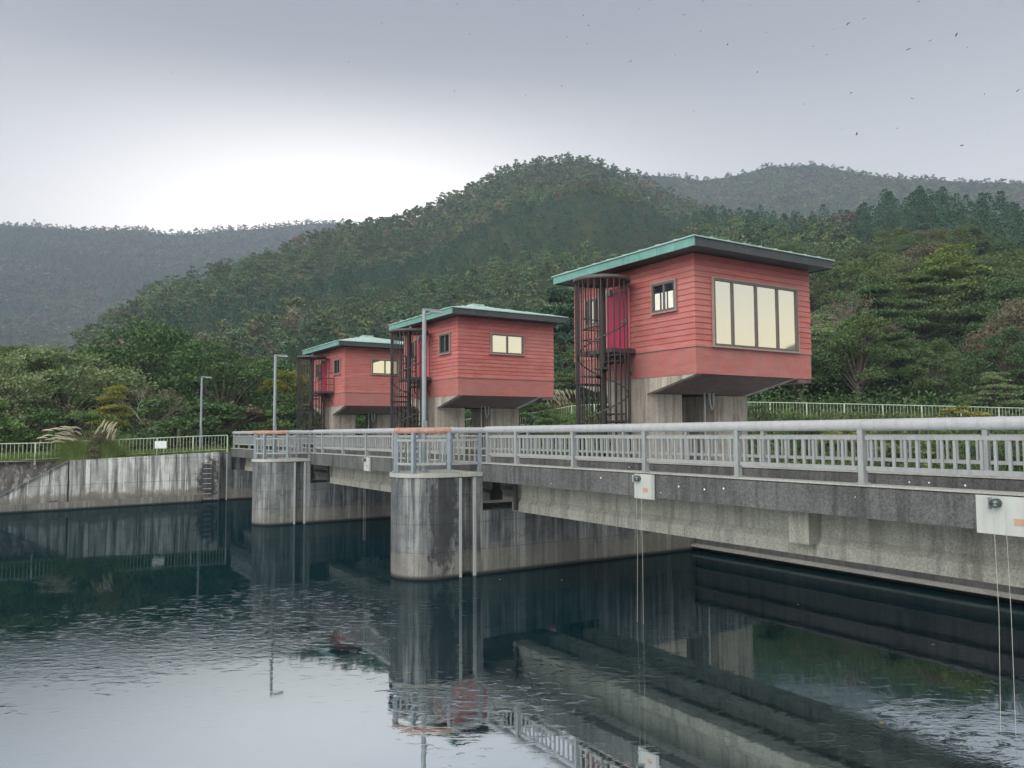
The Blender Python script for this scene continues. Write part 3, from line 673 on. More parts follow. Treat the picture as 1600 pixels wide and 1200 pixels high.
# ---------------------------------------------------------------- plates with lamp and ropes on the edge beam
def plate(y0, y1, label, ylamp):
    r = thing('gauge_plate', label, 'plate', (8.8, (y0+y1)/2, 2.05), 'white plates hung on the bridge edge')
    MB().box(8.785, 8.812, y0, y1, 2.03, 2.435).build('panel', 'white', r)
    MB().box(8.780, 8.784, y1-.62 if y1-y0 > .6 else y1-.33, y1-.38 if y1-y0 > .6 else y1-.22, 2.14, 2.21).build('label_plate', 'brass', r)
    MB().box(8.772, 8.784, y0+.02, y0+.05, 2.035, 2.43).build('conduit', 'steel', r)
    # bracket and globe
    b = MB(); n = 16
    b.tube([(8.784, ylamp, 2.36), (8.745, ylamp, 2.36)], .05, 16); b.build('lamp_base', 'black2', r)
    b = MB(); rr = .052; vs = []; fs = []
    for i in range(7):
        t_ = pi/2*i/6
        for k in range(n): vs.append((8.744-rr*sin(t_), ylamp-.0+rr*cos(t_)*cos(2*pi*k/n), 2.36+rr*cos(t_)*sin(2*pi*k/n)))
    for i in range(6):
        for k in range(n): fs.append((i*n+k, i*n+(k+1) % n, (i+1)*n+(k+1) % n, (i+1)*n+k))
    b.add(vs, fs, True); b.build('globe', 'bulb', r)
    MB().box(8.70, 8.784, ylamp+.055, ylamp+.075, 2.30, 2.42).build('bracket', 'steel', r)
    for dy, q in ((0.02, .04), (-.10, .0)):
        MB().tube([(8.735, ylamp+dy, 2.33), (8.74, ylamp+dy-.01, 1.2), (8.74, ylamp+dy+q, -.6)], .0027, 5).build('rope', 'cable', r)
plate(3.75, 4.49, 'nearest white plate with a round lamp and ropes, on the edge beam at the right', 4.27)
plate(9.55, 10.02, 'small white plate with ropes on the edge beam right of the nearer pier', 9.9)
plate(21.62, 22.08, 'farthest small white plate with ropes, between the two piers', 21.95)
# ---------------------------------------------------------------- left wall
lw = thing('retaining_wall', 'long stained concrete retaining wall at the left, streaked white and black', 'wall', (4, 38.6, 0))
def wall_run(P, zt, th=.4):
    b = MB()
    for (a, za), (c, zc) in zip(zip(P[:-1], zt[:-1]), zip(P[1:], zt[1:])):
        b.add([(a[0], a[1], -2), (c[0], c[1], -2), (c[0], c[1]+th, -2), (a[0], a[1]+th, -2), (a[0], a[1], za), (c[0], c[1], zc), (c[0], c[1]+th, zc), (a[0], a[1]+th, za)],
              [(0, 3, 2, 1), (4, 5, 6, 7), (0, 1, 5, 4), (1, 2, 6, 5), (2, 3, 7, 6), (3, 0, 4, 7)])
    return b
wall_run([(1.97, 38.18), (8.2, 39.0)], [2.06, 2.28]).build('wall_panel', 'wall', lw)
wall_run([(-.6, 37.95), (1.92, 38.17)], [.55, 2.0]).build('sloping_wing', 'wall', lw)
wall_run([(8.2, 39.0), (8.2, 39.2), (7.76, 39.26)], [2.26, 2.26, 2.26]).build('return', 'wall', lw)
wall_run([(-30, 36.2), (-.62, 37.72), (1.95, 37.99), (7.4, 38.7)], [.33, .33, .33, .33], .3).build('footing', 'pier', lw)
b = MB(); a, c, y0, y1 = -.65, 1.94, 37.90, 38.12
b.add([(a, y0, .50), (c, y1, 1.97), (c, y1+.5, 1.97), (a, y0+.5, .50), (a, y0, .60), (c, y1, 2.07), (c, y1+.5, 2.07), (a, y0+.5, .60)], [(0, 3, 2, 1), (4, 5, 6, 7), (0, 1, 5, 4), (1, 2, 6, 5), (2, 3, 7, 6), (3, 0, 4, 7)])
b.build('coping', 'pier', lw)
sw = thing('stone_revetment', 'dark mossy stone slope left of the white streaked wall', 'stone wall', (-8, 38, 0))
b = MB(); xs = np.linspace(-30, 1.6, 90); zs = np.linspace(0, 2.02, 9); vs = []
for x in xs:
    for z in zs:
        vs.append((x, 38.0+(x < -.6)*(x+.6)*.05+z*.42+.16*float(fbm(np.array([x*1.7]), np.array([z*2.3+5]), 1.0, 9)[0]), z))
n9 = len(zs); b.add(vs, [(i*n9+j, (i+1)*n9+j, (i+1)*n9+j+1, i*n9+j+1) for i in range(len(xs)-1) for j in range(n9-1)]); b.build('stone_face', 'stone', sw)
MB().add([(-30, 37.35, 2.03), (1.7, 38.75, 2.03), (1.7, 39.6, 2.05), (-30, 38.6, 2.05)], [(0, 1, 2, 3)]).build('stone_coping', 'kerb_top', sw)
ld = thing('wall_ladder', 'short run of rusty iron rungs down the wall beside the bridge end', 'ladder', (7.7, 39.05, 0))
for k in range(8):
    z = .12+k*.235; b = MB(); y = 38.93
    b.tube([(7.50, y+.06, z), (7.50, y-.13, z), (7.84, y-.09, z), (7.84, y+.1, z)], .02, 6, smooth=False); b.build('rung', 'steel', ld)
# ---------------------------------------------------------------- fences
def fence(P, label, h=.9, bay=1.8, zoff=.05, nb=11, name='metal_fence', start=0.0):
    r = thing(name, label, 'fence', (P[0][0], P[0][1], P[0][2]))
    P = [Vector(p) for p in P]; L = [0]
    for a, c in zip(P[:-1], P[1:]): L.append(L[-1]+(c-a).length)
    def at(s_):
        for i in range(len(P)-1):
            if s_ <= L[i+1] or i == len(P)-2: f_ = (s_-L[i])/(L[i+1]-L[i]); return P[i].lerp(P[i+1], f_)
    n = int(L[-1]/bay)
    for i in range(n+1):
        p = at(i*bay)
        MB().box(p.x-.028, p.x+.028, p.y-.028, p.y+.028, p.z-.1, p.z+h).build('post', 'fence', r)
    for i in range(n):
        a, c = at(i*bay), at((i+1)*bay); d = (c-a); 
        b = MB(); b.tube([a+Vector((0, 0, h+.01)), c+Vector((0, 0, h+.01))], .024, 6); b.tube([a+Vector((0, 0, .12)), c+Vector((0, 0, .12))], .015, 5)
        for k in range(1, nb):
            q = a+d*k/nb; b.tube([q+Vector((0, 0, .12)), q+Vector((0, 0, h))], .010, 4, caps=False)
        b.build('fence_panel', 'fence', r)
fence([(8.75, 39.75, 2.28), (7.9, 39.7, 2.26), (5.2, 39.3, 2.16), (.5, 38.75, 1.99), (-16, 37.9, 1.85)], 'pale green metal fence along the top of the left wall', .8, 1.62)
fence([(29.5, 55.0, 3.2), (32.2, 47.0, 3.68), (32.58, 43.06, 4.08), (33.95, 38.05, 4.06), (36.4, 31.3, 3.93), (39.2, 27.7, 3.75), (41.4, 25.25, 3.62), (43.8, 23.0, 3.5), (46.5, 21.0, 3.37), (56, 15.2, 3.2)], 'pale green metal fence across the far bank behind the gatehouses', .93, 2.0)
dw = thing('stone_kerb_wall', 'low dark stone wall under the far fence, right of the nearest gatehouse', 'wall', (36, 31, 3))
b = MB(); Pw = [(33.6, 37.6), (36.1, 31.1), (38.8, 27.5)]
for a, c in zip(Pw[:-1], Pw[1:]): b.add([(a[0], a[1], 2.6), (c[0], c[1], 2.5), (c[0]+.5, c[1]+.4, 2.5), (a[0]+.5, a[1]+.4, 2.6), (a[0], a[1], 3.72), (c[0], c[1], 3.55), (c[0]+.5, c[1]+.4, 3.55), (a[0]+.5, a[1]+.4, 3.72)], [(0, 3, 2, 1), (4, 5, 6, 7), (0, 1, 5, 4), (1, 2, 6, 5), (2, 3, 7, 6), (3, 0, 4, 7)])
b.build('stone_face', 'stone', dw)
sg = thing('notice_sign', 'small blank white notice board hung on the left fence', 'sign', (5.65, 39.3, 2.4))
MB().box(5.42, 5.92, 39.22, 39.24, 2.50, 2.84).build('board', 'sign', sg)
MB().box(5.50, 5.53, 39.241, 39.27, 2.2, 2.86).box(5.80, 5.83, 39.241, 39.27, 2.2, 2.86).build('bracket', 'fence', sg)
# ---------------------------------------------------------------- vegetation
def crown_cards(rng, R=3.2, H=5.0, nb=20, npc=140, size=.27, flat=.55, shape='dome'):
    """leaf clumps gathered in flattened blobs spread over a dome; unit: metres, base of crown at z=0"""
    P = []; C = []
    for k in range(nb):
        if shape == 'dome':
            a = rng.uniform(0, 2*pi); u = rng.uniform(0, 1)**.6; ph = rng.uniform(0, 1)
            rr = R*(.25+.62*u)*sqrt(max(0, 1-(ph*.92)**2)); c = np.array([rr*cos(a), rr*sin(a), H*(.12+.80*ph)])
            br = rng.uniform(.26, .42)*R*(1-.25*ph)
        else:   # layered
            lv = (k % 6)/6; a = rng.uniform(0, 2*pi); rr = R*(1-.75*lv)*rng.uniform(.2, .85)
            c = np.array([rr*cos(a), rr*sin(a), H*(.12+.82*lv)+rng.normal()*.15]); br = rng.uniform(.30, .48)*R*(1-.45*lv)
        n = int(npc*rng.uniform(.6, 1.3)); d = rng.normal(size=(n, 3)); d /= np.linalg.norm(d, axis=1)[:, None]
        d[:, 2] = np.where(d[:, 2] < -.25, -d[:, 2]*.6, d[:, 2])
        q = c+d*np.array([br, br, br*flat])*rng.uniform(.55, 1.08, n)[:, None]
        P.append(q); C.append((c, br))
    return np.concatenate(P), C, size
def conifer_cards(rng, R=2.6, H=6.8, n=4200, size=.24):
    t = rng.uniform(0, 1, n)**.8; lay = np.floor(t*13)/13+rng.uniform(0, .045, n)
    a = rng.uniform(0, 2*pi, n); lobes = 1+.22*np.sin(a*5+lay*40)
    rr = R*(1-lay)**.62*lobes*rng.uniform(.35, 1.05, n)+.05
    return np.stack([rr*np.cos(a), rr*np.sin(a), H*(.06+.94*lay)-rr*.30], 1), [], size
def tree_proto(kind, seed):
    """returns (crown mesh, trunk mesh, natural height)"""
    rng = np.random.default_rng(seed); rnd = random.Random(seed); tk = MB(); leaf = 'leaf_slope'; bark = 'bark'
    if kind == 'conifer':
        P, C, s_ = conifer_cards(rng); P[:, 2] += 1.0; Ht = 8.0; leaf = 'leaf_conifer'
        tk.tube([(0, 0, -1), (0.05, 0, 4), (0, 0, 8.6)], [.2, .13, .03], 7)
        V, Fc = cards(P, s_, up=.25, asp=.45, rng=rng)
    elif kind == 'bare':
        Ht = 7.0; P = []; bark = 'palebark'; leaf = 'leaf_brown'
        def grow(p, d, L, r, dep):
            pts = [p]; q = p
            for k in range(3):
                d = (d+Vector((rnd.gauss(0, .16), rnd.gauss(0, .16), rnd.gauss(.03, .1)))).normalized(); q = q+d*L/3; pts.append(q)
            tk.tube(pts, [r, r*.85, r*.7, r*.55], 5 if dep > 1 else 7, caps=dep == 0)
            if dep < 4:
                for k in range(3 if dep else 5):
                    f_ = rnd.uniform(.45, 1); b_ = pts[0].lerp(pts[-1], f_) if dep else pts[2].lerp(pts[3], rnd.random())
                    nd = (d+Vector((rnd.gauss(0, .5), rnd.gauss(0, .5), rnd.gauss(.15, .3)))).normalized(); grow(b_, nd, L*rnd.uniform(.55, .75), r*.5, dep+1)
            if dep >= 3:
                for k in range(5): P.append(q+Vector((rnd.gauss(0, .22), rnd.gauss(0, .22), rnd.gauss(0, .16))))
        grow(Vector((0, 0, -.5)), Vector((0, 0, 1)), 3.4, .15, 0)
        V, Fc = cards(np.array([tuple(p) for p in P]), .14, up=.4, rng=rng)
    else:
        Ht = {'wide': 5.8, 'layer': 6.2, 'shrub': 2.0}.get(kind, 6.8)
        if kind == 'shrub': P, C, s_ = crown_cards(rng, 1.5, 1.9, 14, 220, .12, .7); z0 = 0.0
        elif kind == 'wide': P, C, s_ = crown_cards(rng, 3.9, 4.9, 38, 300, .185, .6); z0 = .8
        elif kind == 'layer': P, C, s_ = crown_cards(rng, 3.4, 5.2, 40, 270, .19, .30, 'layer'); z0 = .9
        else: P, C, s_ = crown_cards(rng, 3.0, 5.6, 34, 290, .19, .7); z0 = .9
        P[:, 2] += z0; V, Fc = cards(P, s_, up=.55, rng=rng)
        tk.tube([(0, 0, -1.2), (.05, .02, z0*.6), (.1, -.05, z0+1.2), (0, .05, z0+2.4 if kind != 'shrub' else .9)], [.22, .17, .12, .05] if kind != 'shrub' else [.05, .04, .03, .02], 7)
        for c, br in C:
            a = Vector((c[0]*.12, c[1]*.12, z0*.8+c[2]*.35)); e = Vector((c[0], c[1], c[2]+z0)); m_ = a.lerp(e, .5)+Vector((0, 0, .25 if kind != 'shrub' else .05))
            tk.tube([a, m_, e], [.07, .045, .02] if kind != 'shrub' else [.02, .015, .01], 5, caps=False)
    return V, Fc, tk, Ht, leaf, bark
PROTO = {}
def proto(kind, seed, leaf=None):
    key = (kind, seed, leaf)
    if key not in PROTO:
        base = (kind, seed, '_')
        if base not in PROTO: PROTO[base] = tree_proto(kind, seed)
        V, Fc, tk, Ht, lf, bark = PROTO[base]
        cm = fast_mesh('crown', V, Fc, leaf or lf)
        tm = bpy.data.meshes.new('trunk'); tm.from_pydata(tk.v, [], tk.f); tm.polygons.foreach_set('use_smooth', tk.sm); tm.materials.append(M[bark])
        PROTO[key] = (cm, tm, Ht)
    return PROTO[key]
def plant(kind, seed, x, y, h, label, cat='tree', leaf=None, name=None, group=None, wide=1.0, z=None):
    cm, tm, Ht = proto(kind, seed, leaf); s_ = h/Ht
    zg = float(height(x, y)) if z is None else z
    t_ = thing(name or {'conifer': 'conifer_tree', 'shrub': 'shrub', 'bare': 'bare_tree'}.get(kind, 'broadleaf_tree'), label, cat, (x, y, zg), group)
    t_.rotation_euler = (0, 0, random.uniform(0, 6.28)); t_.scale = (s_*wide, s_*wide, s_)
    c = bpy.data.objects.new('foliage' if kind == 'shrub' else 'crown', cm); COL.objects.link(c); c.parent = t_
    k = bpy.data.objects.new('stem' if kind == 'shrub' else 'trunk', tm); COL.objects.link(k); k.parent = t_
    return t_
def pol(az, r): return r*sin(radians(az)), r*cos(radians(az))
GL = 2.2
for kind, seed, leaf, az, r, zt, wd, lb in [
    ('wide', 1, 'leaf_pale', -1.4, 47, 7.2, 1.0, 'pale green bushy tree at the far left edge of the bank'),
    ('wide', 2, 'leaf_pale', 2.6, 50, 8.0, 1.15, 'broad grey-green tree behind the silver grass clump'),
    ('broad', 3, 'leaf_green', .6, 53, 8.3, 1.1, 'mid green leafy tree behind the leftmost pale ones'),
    ('wide', 4, 'leaf_dark', 7.3, 57, 10.5, 1.0, 'tall dark round-headed tree behind the white notice board'),
    ('wide', 5, 'leaf_dark', 12.1, 53, 9.2, 1.15, 'broad dark green tree right behind the left lamp post'),
    ('layer', 6, 'leaf_yellow', 5.4, 46.5, 6.2, .62, 'small yellow-orange tree between the grey-green and the bare tree'),
    ('bare', 7, None, 7.6, 44.8, 6.3, 1.15, 'leafless brownish tree with thin upright twigs behind the left fence'),
    ('bare', 8, None, 2.0, 45, 4.6, .8, 'small twiggy brown tree in front of the grey-green tree'),
    ('broad', 9, 'leaf_yellow', 16.6, 54, 7.6, 1.05, 'yellow-green tree between the dark tree and the farthest gatehouse'),
    ('wide', 10, 'leaf_green', 9.6, 63, 9.0, 1.0, 'bright green tree between the two dark round trees'),
    ('wide', 11, 'leaf_dark', 14.6, 60, 8.2, .9, 'dark tree behind the middle lamp post'),
    ('layer', 12, None, -.6, 88, 12.5, 1.2, 'hazy layered pine rising behind the left trees'),
    ('broad', 13, 'leaf_green', 19.5, 60, 8.3, 1.0, 'green tree hidden behind the farthest spiral stair'),
    ('wide', 14, 'leaf_dark', 23, 62, 8.6, 1.1, 'dark tree seen between the farthest and the middle gatehouse'),
    ('broad', 15, None, 27, 64, 9, 1.1, 'leafy tree behind the middle gatehouse'),
    ('broad', 16, None, 31, 66, 9, 1.1, 'leafy tree right behind the middle gatehouse columns'),
    ('wide', 1, 'leaf_dark', -5, 50, 7.5, 1.1, 'dark tree beyond the left end of the picture'),
    ('broad', 3, 'leaf_pale', 4.6, 60, 8.4, 1.0, 'grey-green tree behind the small yellow tree')]:
    x, y = pol(az, r); plant(kind, seed, x, y, zt-GL, lb, leaf=leaf, wide=wd, z=GL if r < 62 else None)
for i, (az, r, h, wd, leaf, lb) in enumerate([
    (-2.2, 43.5, 2.6, 1.3, 'leaf_green', 'green shrub at the left end of the bank fence'), (.6, 43.6, 2.4, 1.2, 'leaf_dark', 'dark green shrub behind the left fence'),
    (4.1, 42.8, 2.2, 1.0, 'leaf_green', 'green shrub behind the silver grass clump'), (6.4, 44, 2.0, 1.1, 'leaf_pale', 'pale shrub beside the leafless tree'),
    (9.2, 44, 2.9, 1.4, 'leaf_dark', 'dark teal shrub left of the left lamp post'), (11.2, 45.5, 2.8, 1.4, 'leaf_dark', 'dark shrub right behind the left lamp post'),
    (13.2, 46.5, 2.6, 1.3, 'leaf_brown', 'brownish undergrowth shrub before the broad dark tree'), (15.2, 48, 3.0, 1.3, 'leaf_dark', 'dark shrub behind the middle lamp post'),
    (17.2, 49, 2.8, 1.3, 'leaf_green', 'shrub left of the farthest spiral stair'), (20.5, 52, 3, 1.3, 'leaf_dark', 'dark shrub behind the farthest gatehouse columns'),
    (24.5, 54, 3, 1.3, 'leaf_dark', 'dark shrub behind the middle stair'), (29.5, 56, 3, 1.3, 'leaf_green', 'shrub visible between the middle gatehouse columns'),
    (33.5, 55.5, 2.4, 1.5, 'leaf_dark', 'dark shrub right of the middle gatehouse columns'), (35.4, 52.5, 1.3, 1.6, 'leaf_green', 'low green shrub before the far fence'),
    (37.6, 50.5, 1.2, 1.6, 'leaf_green', 'low green shrub behind the nearest stair')]):
    x, y = pol(az, r); plant('shrub', 20+i % 4, x, y, h, lb, 'shrub', leaf, wide=wd, z=GL if az < 30 else None)
# trees standing out on the right-hand slope
for kind, seed, leaf, az, r, h, wd, lb in [
    ('layer', 31, 'leaf_lime', 62.0, 84, 9.5, 1.15, 'large spreading tree with a yellow-green top on the right slope'),
    ('layer', 32, 'leaf_slope', 60.2, 76, 7.6, 1.1, 'layered dark green tree in front of the yellow-topped tree'),
    ('bare', 33, None, 54.4, 63, 7.6, .75, 'thin brown tree with a pale trunk right of the nearest gatehouse'),
    ('layer', 34, 'leaf_conifer', 36.6, 76, 12.5, .9, 'tall layered pine between the middle and nearest gatehouses'),
    ('broad', 35, 'leaf_green', 56.6, 61, 5.6, .9, 'light green tree right of the pale trunk'),
    ('layer', 36, 'leaf_slope', 59.0, 60, 4.8, 1.2, 'low layered green tree with a yellowish tip above the far fence'),
    ('wide', 37, 'leaf_dark', 53.2, 59, 4.4, .9, 'dark tree tucked right under the nearest gatehouse'),
    ('layer', 38, 'leaf_pale', 64.2, 56, 3.0, 1.2, 'pale yellowish spreading bush behind the far fence'),
    ('layer', 39, 'leaf_dark', 57.4, 68, 7.6, 1.1, 'dark layered tree left of the yellow-topped tree'),
    ('wide', 40, 'leaf_dark', 66.4, 74, 7.0, 1.1, 'dark tree at the right edge of the slope'),
    ('layer', 41, 'leaf_dark', 50.5, 62, 6.5, 1.0, 'dark tree behind the nearest gatehouse'),
    ('wide', 42, 'leaf_green', 42.5, 62, 6.0, 1.0, 'green tree behind the nearest spiral stair'),
    ('broad', 43, None, 46.5, 63, 6.5, 1.0, 'leafy tree behind the nearest gatehouse wall'),
    ('wide', 44, 'leaf_dark', 39.2, 66, 6.4, .95, 'dark tree left of the nearest spiral stair'),
    ('layer', 45, 'leaf_slope', 68.5, 62, 5.0, 1.1, 'layered tree beyond the right end of the picture')]:
    x, y = pol(az, r); plant(kind, seed, x, y, h, lb, leaf=leaf, wide=wd)
for i, (az, r, h, wd, leaf, lb) in enumerate([
    (52.4, 44, 1.5, 1.3, 'leaf_green', 'green bank shrub seen through the rail, right of the gatehouse columns'), (55.3, 43, 1.3, 1.4, 'leaf_yellow', 'yellowish bank shrub seen through the rail'),
    (58.4, 42.5, 1.5, 1.4, 'leaf_pale', 'pale bank shrub below the far fence'), (61.5, 44, 1.2, 1.5, 'leaf_green', 'green bank shrub below the far fence toward the right'),
    (64.8, 43, 1.6, 1.3, 'leaf_dark', 'dark bank shrub at the right edge seen through the rail'), (62.6, 47.5, 1.4, 1.5, 'leaf_yellow', 'yellowish bush spilling through the far fence'),
    (49.8, 46, 1.2, 1.3, 'leaf_dark', 'dark bank shrub behind the gatehouse column')]):
    x, y = pol(az, r); plant('shrub', 20+i % 4, x, y, h, lb, 'shrub', leaf, wide=wd)
# slope trees: one object each for the nearest, laid out on a jittered grid
VAR = [('broad', 51, None), ('broad', 52, None), ('wide', 53, None), ('wide', 54, None), ('layer', 55, None), ('layer', 56, None), ('broad', 57, None), ('conifer', 58, None), ('conifer', 59, None), ('wide', 60, 'leaf_brown'), ('layer', 61, 'leaf_pale')]
SL = {'broad': 'rounded green broadleaf tree', 'wide': 'wide green broadleaf tree', 'layer': 'layered green tree', 'conifer': 'dark pointed conifer'}
def conif(az, r, x, y):
    """where the planted conifer blocks stand"""
    n = float(fbm(np.array([x]), np.array([y]), 1/60, 21)[0]); Rb = float(tab(RB, az)); t_ = (r-74)/(Rb-74)
    if az > 43 and r > 55:
        Rd = float(tab(RD, az)); u = r/Rd
        if az > 56 and u > .62 and n > -.3: return True
        if az <= 56 and .86 < u < 1.05 and n > -.3: return True
        return n > .5
    if 8 < az < 43 and .40+.04*n < t_ < .60+.1*n: return True
    if az < 26 and t_ < .20 and n > .1 and r > 80: return True
    return n > .5
rg = random.Random(5); cnt = 0; pts_far = []
R0 = 78.0
ring = []
for az0, az1, rlo, rhi, sp in [(-9, 34, 76, 128, 5.2), (34, 40, 66, 128, 4.9), (40, 74, 55, 128, 4.5)]:
    r = rlo
    while r < rhi:
        s_ = sp*(1+.0016*(r-60)); da = math.degrees(s_/r); a = az0+rg.random()*da
        while a < az1:
            aa = a+rg.uniform(-.35, .35)*da; r_ = r+rg.uniform(-.4, .4)*s_
            if r_ > float(tab(FR, aa))+4: ring.append((aa, r_))
            a += da
        r += s_*.9
ring.sort(key=lambda q: q[1])
for aa, r_ in ring:
    if 58.5 < aa < 65 and 60 < r_ < 80: continue
    x, y = pol(aa, r_); con = conif(aa, r_, x, y)
    if cnt >= 290 or aa > 69: pts_far.append((aa, r_)); continue
    q = rg.random(); kd = VAR[7+rg.randrange(2)] if con else (VAR[9] if q < .04 else VAR[10] if q < .12 else VAR[rg.randrange(7)])
    side = 'left' if aa < 11 else 'middle' if aa < 24 else 'central' if aa < 38 else 'right-hand'
    nm = 'thin brownish tree' if kd[2] == 'leaf_brown' else 'pale grey-green layered tree' if kd[2] == 'leaf_pale' else SL[kd[0]]
    h = rg.uniform(5.6, 8.2)*(1.0 if con else 1)*(1 if r_ > 80 else .8)
    up_ = 'low on' if r_ < 80 else 'partway up' if r_ < 100 else 'higher up on'; hz_ = 'short' if h < 6.3 else 'taller'
    bh = '' if side != 'right-hand' else (' behind the nearest gatehouse' if aa < 54 else ' right of the nearest gatehouse' if aa < 61 else ' at the far right')
    plant(kd[0], kd[1], x, y, h, f'{hz_} {nm} {up_} the {side} slope{bh}', leaf=kd[2], group=f'{nm}s on the {side} slope', wide=rg.uniform(.85, 1.15)*(.95 if not con else .9)); cnt += 1
# the rest of the wood: one mass
def far_templates():
    T = {}
    rng = np.random.default_rng(5)
    for lod, (nb, npc, sz) in {'m': (15, 34, .52), 'f': (9, 15, 1.05)}.items():
        L = []
        for k in range(7):
            P, _, _ = crown_cards(rng, 3.1, 5.2, nb, npc, sz, .6 if k % 2 else .42, 'dome' if k % 3 else 'layer'); P[:, 2] += .5; L.append(cards(P, sz, up=.6, rng=rng)[0])
        K = []
        for k in range(4):
            P, _, _ = conifer_cards(rng, 2.6, 6.8, {'m': 420, 'f': 120}[lod]); K.append(cards(P, sz*.85, up=.2, asp=.5, rng=rng)[0])
        T[lod] = (L, K)
    return T
FT = far_templates()
def gen_ring(az0, az1, rlo, rhi, sp, out):
    r = rlo
    while r < rhi:
        da = math.degrees(sp/r); a = az0+rg.random()*da
        while a < az1:
            out.append((a+rg.uniform(-.4, .4)*da, r+rg.uniform(-.45, .45)*sp)); a += da
        r += sp*.85
far = list(pts_far)
tmp = []; gen_ring(-9, 38, 128, 470, 6.0, tmp); far += [q for q in tmp if q[1] < float(tab(RB, q[0]))+14]
tmp = []; gen_ring(38, 74, 128, 345, 5.8, tmp); far += [q for q in tmp if q[1] < float(tab(RD, q[0]))+14]
tmp = []; gen_ring(38, 50, 240, 490, 6.2, tmp); far += [q for q in tmp if float(tab(RD, q[0]))+14 < q[1] < float(tab(RB, q[0]))+12]
tmp = []; gen_ring(-9, 26, 560, 1100, 7.6, tmp); far += tmp
tmp = []; gen_ring(37, 74, 480, 860, 7.2, tmp); far += tmp
VV = []; CC = []
PAL = np.array([(.045, .085, .042), (.052, .09, .04), (.04, .075, .042), (.07, .10, .045), (.085, .105, .05), (.055, .08, .05), (.11, .095, .07), (.10, .075, .065), (.075, .12, .055)])
PW = [.22, .18, .17, .12, .08, .11, .05, .03, .04]
faz = np.array([q[0] for q in far]); fr2 = np.array([q[1] for q in far]); fx = fr2*np.sin(np.radians(faz)); fy = fr2*np.cos(np.radians(faz)); fz2 = height(fx, fy)
keep = fz2 > 2.0
PAL = PAL*1.55
for a, r, x, y, z in zip(faz[keep], fr2[keep], fx[keep], fy[keep], fz2[keep]):
    con = conif(a, r, x, y) if r < 500 else float(fbm(np.array([x]), np.array([y]), 1/110, 31)[0]) > .25
    L, K = FT['m' if r < 330 else 'f']; tv = (K if con else L)[rg.randrange(4 if con else 7)]
    s_ = rg.uniform(.75, 1.25)*(1.0 if r < 480 else 1.35); th = rg.uniform(0, 6.28); c_, n_ = cos(th)*s_, sin(th)*s_
    V = np.empty_like(tv); V[:, 0] = tv[:, 0]*c_-tv[:, 1]*n_+x; V[:, 1] = tv[:, 0]*n_+tv[:, 1]*c_+y; V[:, 2] = tv[:, 2]*s_*rg.uniform(.85, 1.15)*(.92 if con else 1)+z-(.8 if r < 480 else 3.2)
    VV.append(V)
    col = np.array((.030, .075, .048))*rg.uniform(.8, 1.25) if con else PAL[RNG.choice(9, p=PW)]*rg.uniform(.75, 1.25)
    cc = np.repeat(RNG.uniform(.75, 1.25, len(V)//4), 4)[:, None]*col; CC.append(cc)
VV = np.concatenate(VV); CC = np.concatenate(CC); print('far trees', keep.sum(), 'quads', len(VV)//4)
me = fast_mesh('forest', VV, np.arange(len(VV)).reshape(-1, 4), 'forest', CC)
fo = bpy.data.objects.new('forest', me); COL.objects.link(fo); fo['kind'] = 'stuff'
tag(fo, 'dense mixed forest covering the far hills behind the gatehouses', 'forest')
# grass and weeds
def blades(name, pts, h, wd, mat, label, cat, lean=.25, seed=1):
    rng = np.random.default_rng(seed); n = len(pts); P = np.asarray(pts); a = rng.uniform(0, 2*pi, n); hh = h*rng.uniform(.5, 1.3, n)
    d = np.stack([np.cos(a), np.sin(a), 0*a], 1)*(wd*.5); tip = P+np.stack([rng.normal(0, lean, n)*hh, rng.normal(0, lean, n)*hh, hh], 1)
    V = np.stack([P-d, P+d, tip+d*.3, tip-d*.3], 1).reshape(-1, 3)
    o = bpy.data.objects.new(name, fast_mesh(name, V, np.arange(4*n).reshape(-1, 4), mat)); COL.objects.link(o); o['kind'] = 'stuff'; return tag(o, label, cat)
rng = np.random.default_rng(77)
n = 16000; x = rng.uniform(-16, 9, n); y = np.array([float(ywall(v)) for v in x])+.5+np.abs(rng.normal(0, 1, n))*2.2
blades('grass', np.stack([x, y, 2.1+.012*x], 1), .26, .03, 'grass', 'light green grass strip along the top of the left wall', 'grass')
n = 22000; az = rng.uniform(34, 72, n); r = np.array([float(tab(FR, a)) for a in az])+rng.uniform(-16, 7, n); x, y = r*np.sin(np.radians(az)), r*np.cos(np.radians(az))
k = (r > 36) & (x > 22); z = height(x, y); blades('weeds', np.stack([x, y, z-.05], 1)[k], .55, .06, 'weed', 'rough weeds and grass on the far bank around the fence', 'weeds', .3)
Pn = np.stack([x, y, z+.15+np.abs(rng.normal(0, .16, n))], 1)[k][:16000]; V, Fc = cards(Pn, .22, up=.6, rng=rng)
o = bpy.data.objects.new('ground_cover', fast_mesh('ground_cover', V, Fc, 'weed')); COL.objects.link(o); o['kind'] = 'stuff'; tag(o, 'leafy ground cover on the far bank below the fence', 'ground cover')
n = 9000; x = rng.uniform(-14, 20, n); y = rng.uniform(41.5, 60, n); V, Fc = cards(np.stack([x, y, 2.35+np.abs(rng.normal(0, .3, n))], 1), .25, up=.6, rng=rng)
o = bpy.data.objects.new('undergrowth', fast_mesh('undergrowth', V, Fc, 'weed')); COL.objects.link(o); o['kind'] = 'stuff'; tag(o, 'leafy undergrowth beneath the left bank trees', 'undergrowth')
az = np.concatenate([rng.uniform(38, 72, 70000), rng.uniform(-6, 38, 22000)]); r = np.array([float(tab(FR, a))+4 if a > 36 else 64 for a in az])+rng.uniform(0, 1, len(az))**1.3*60
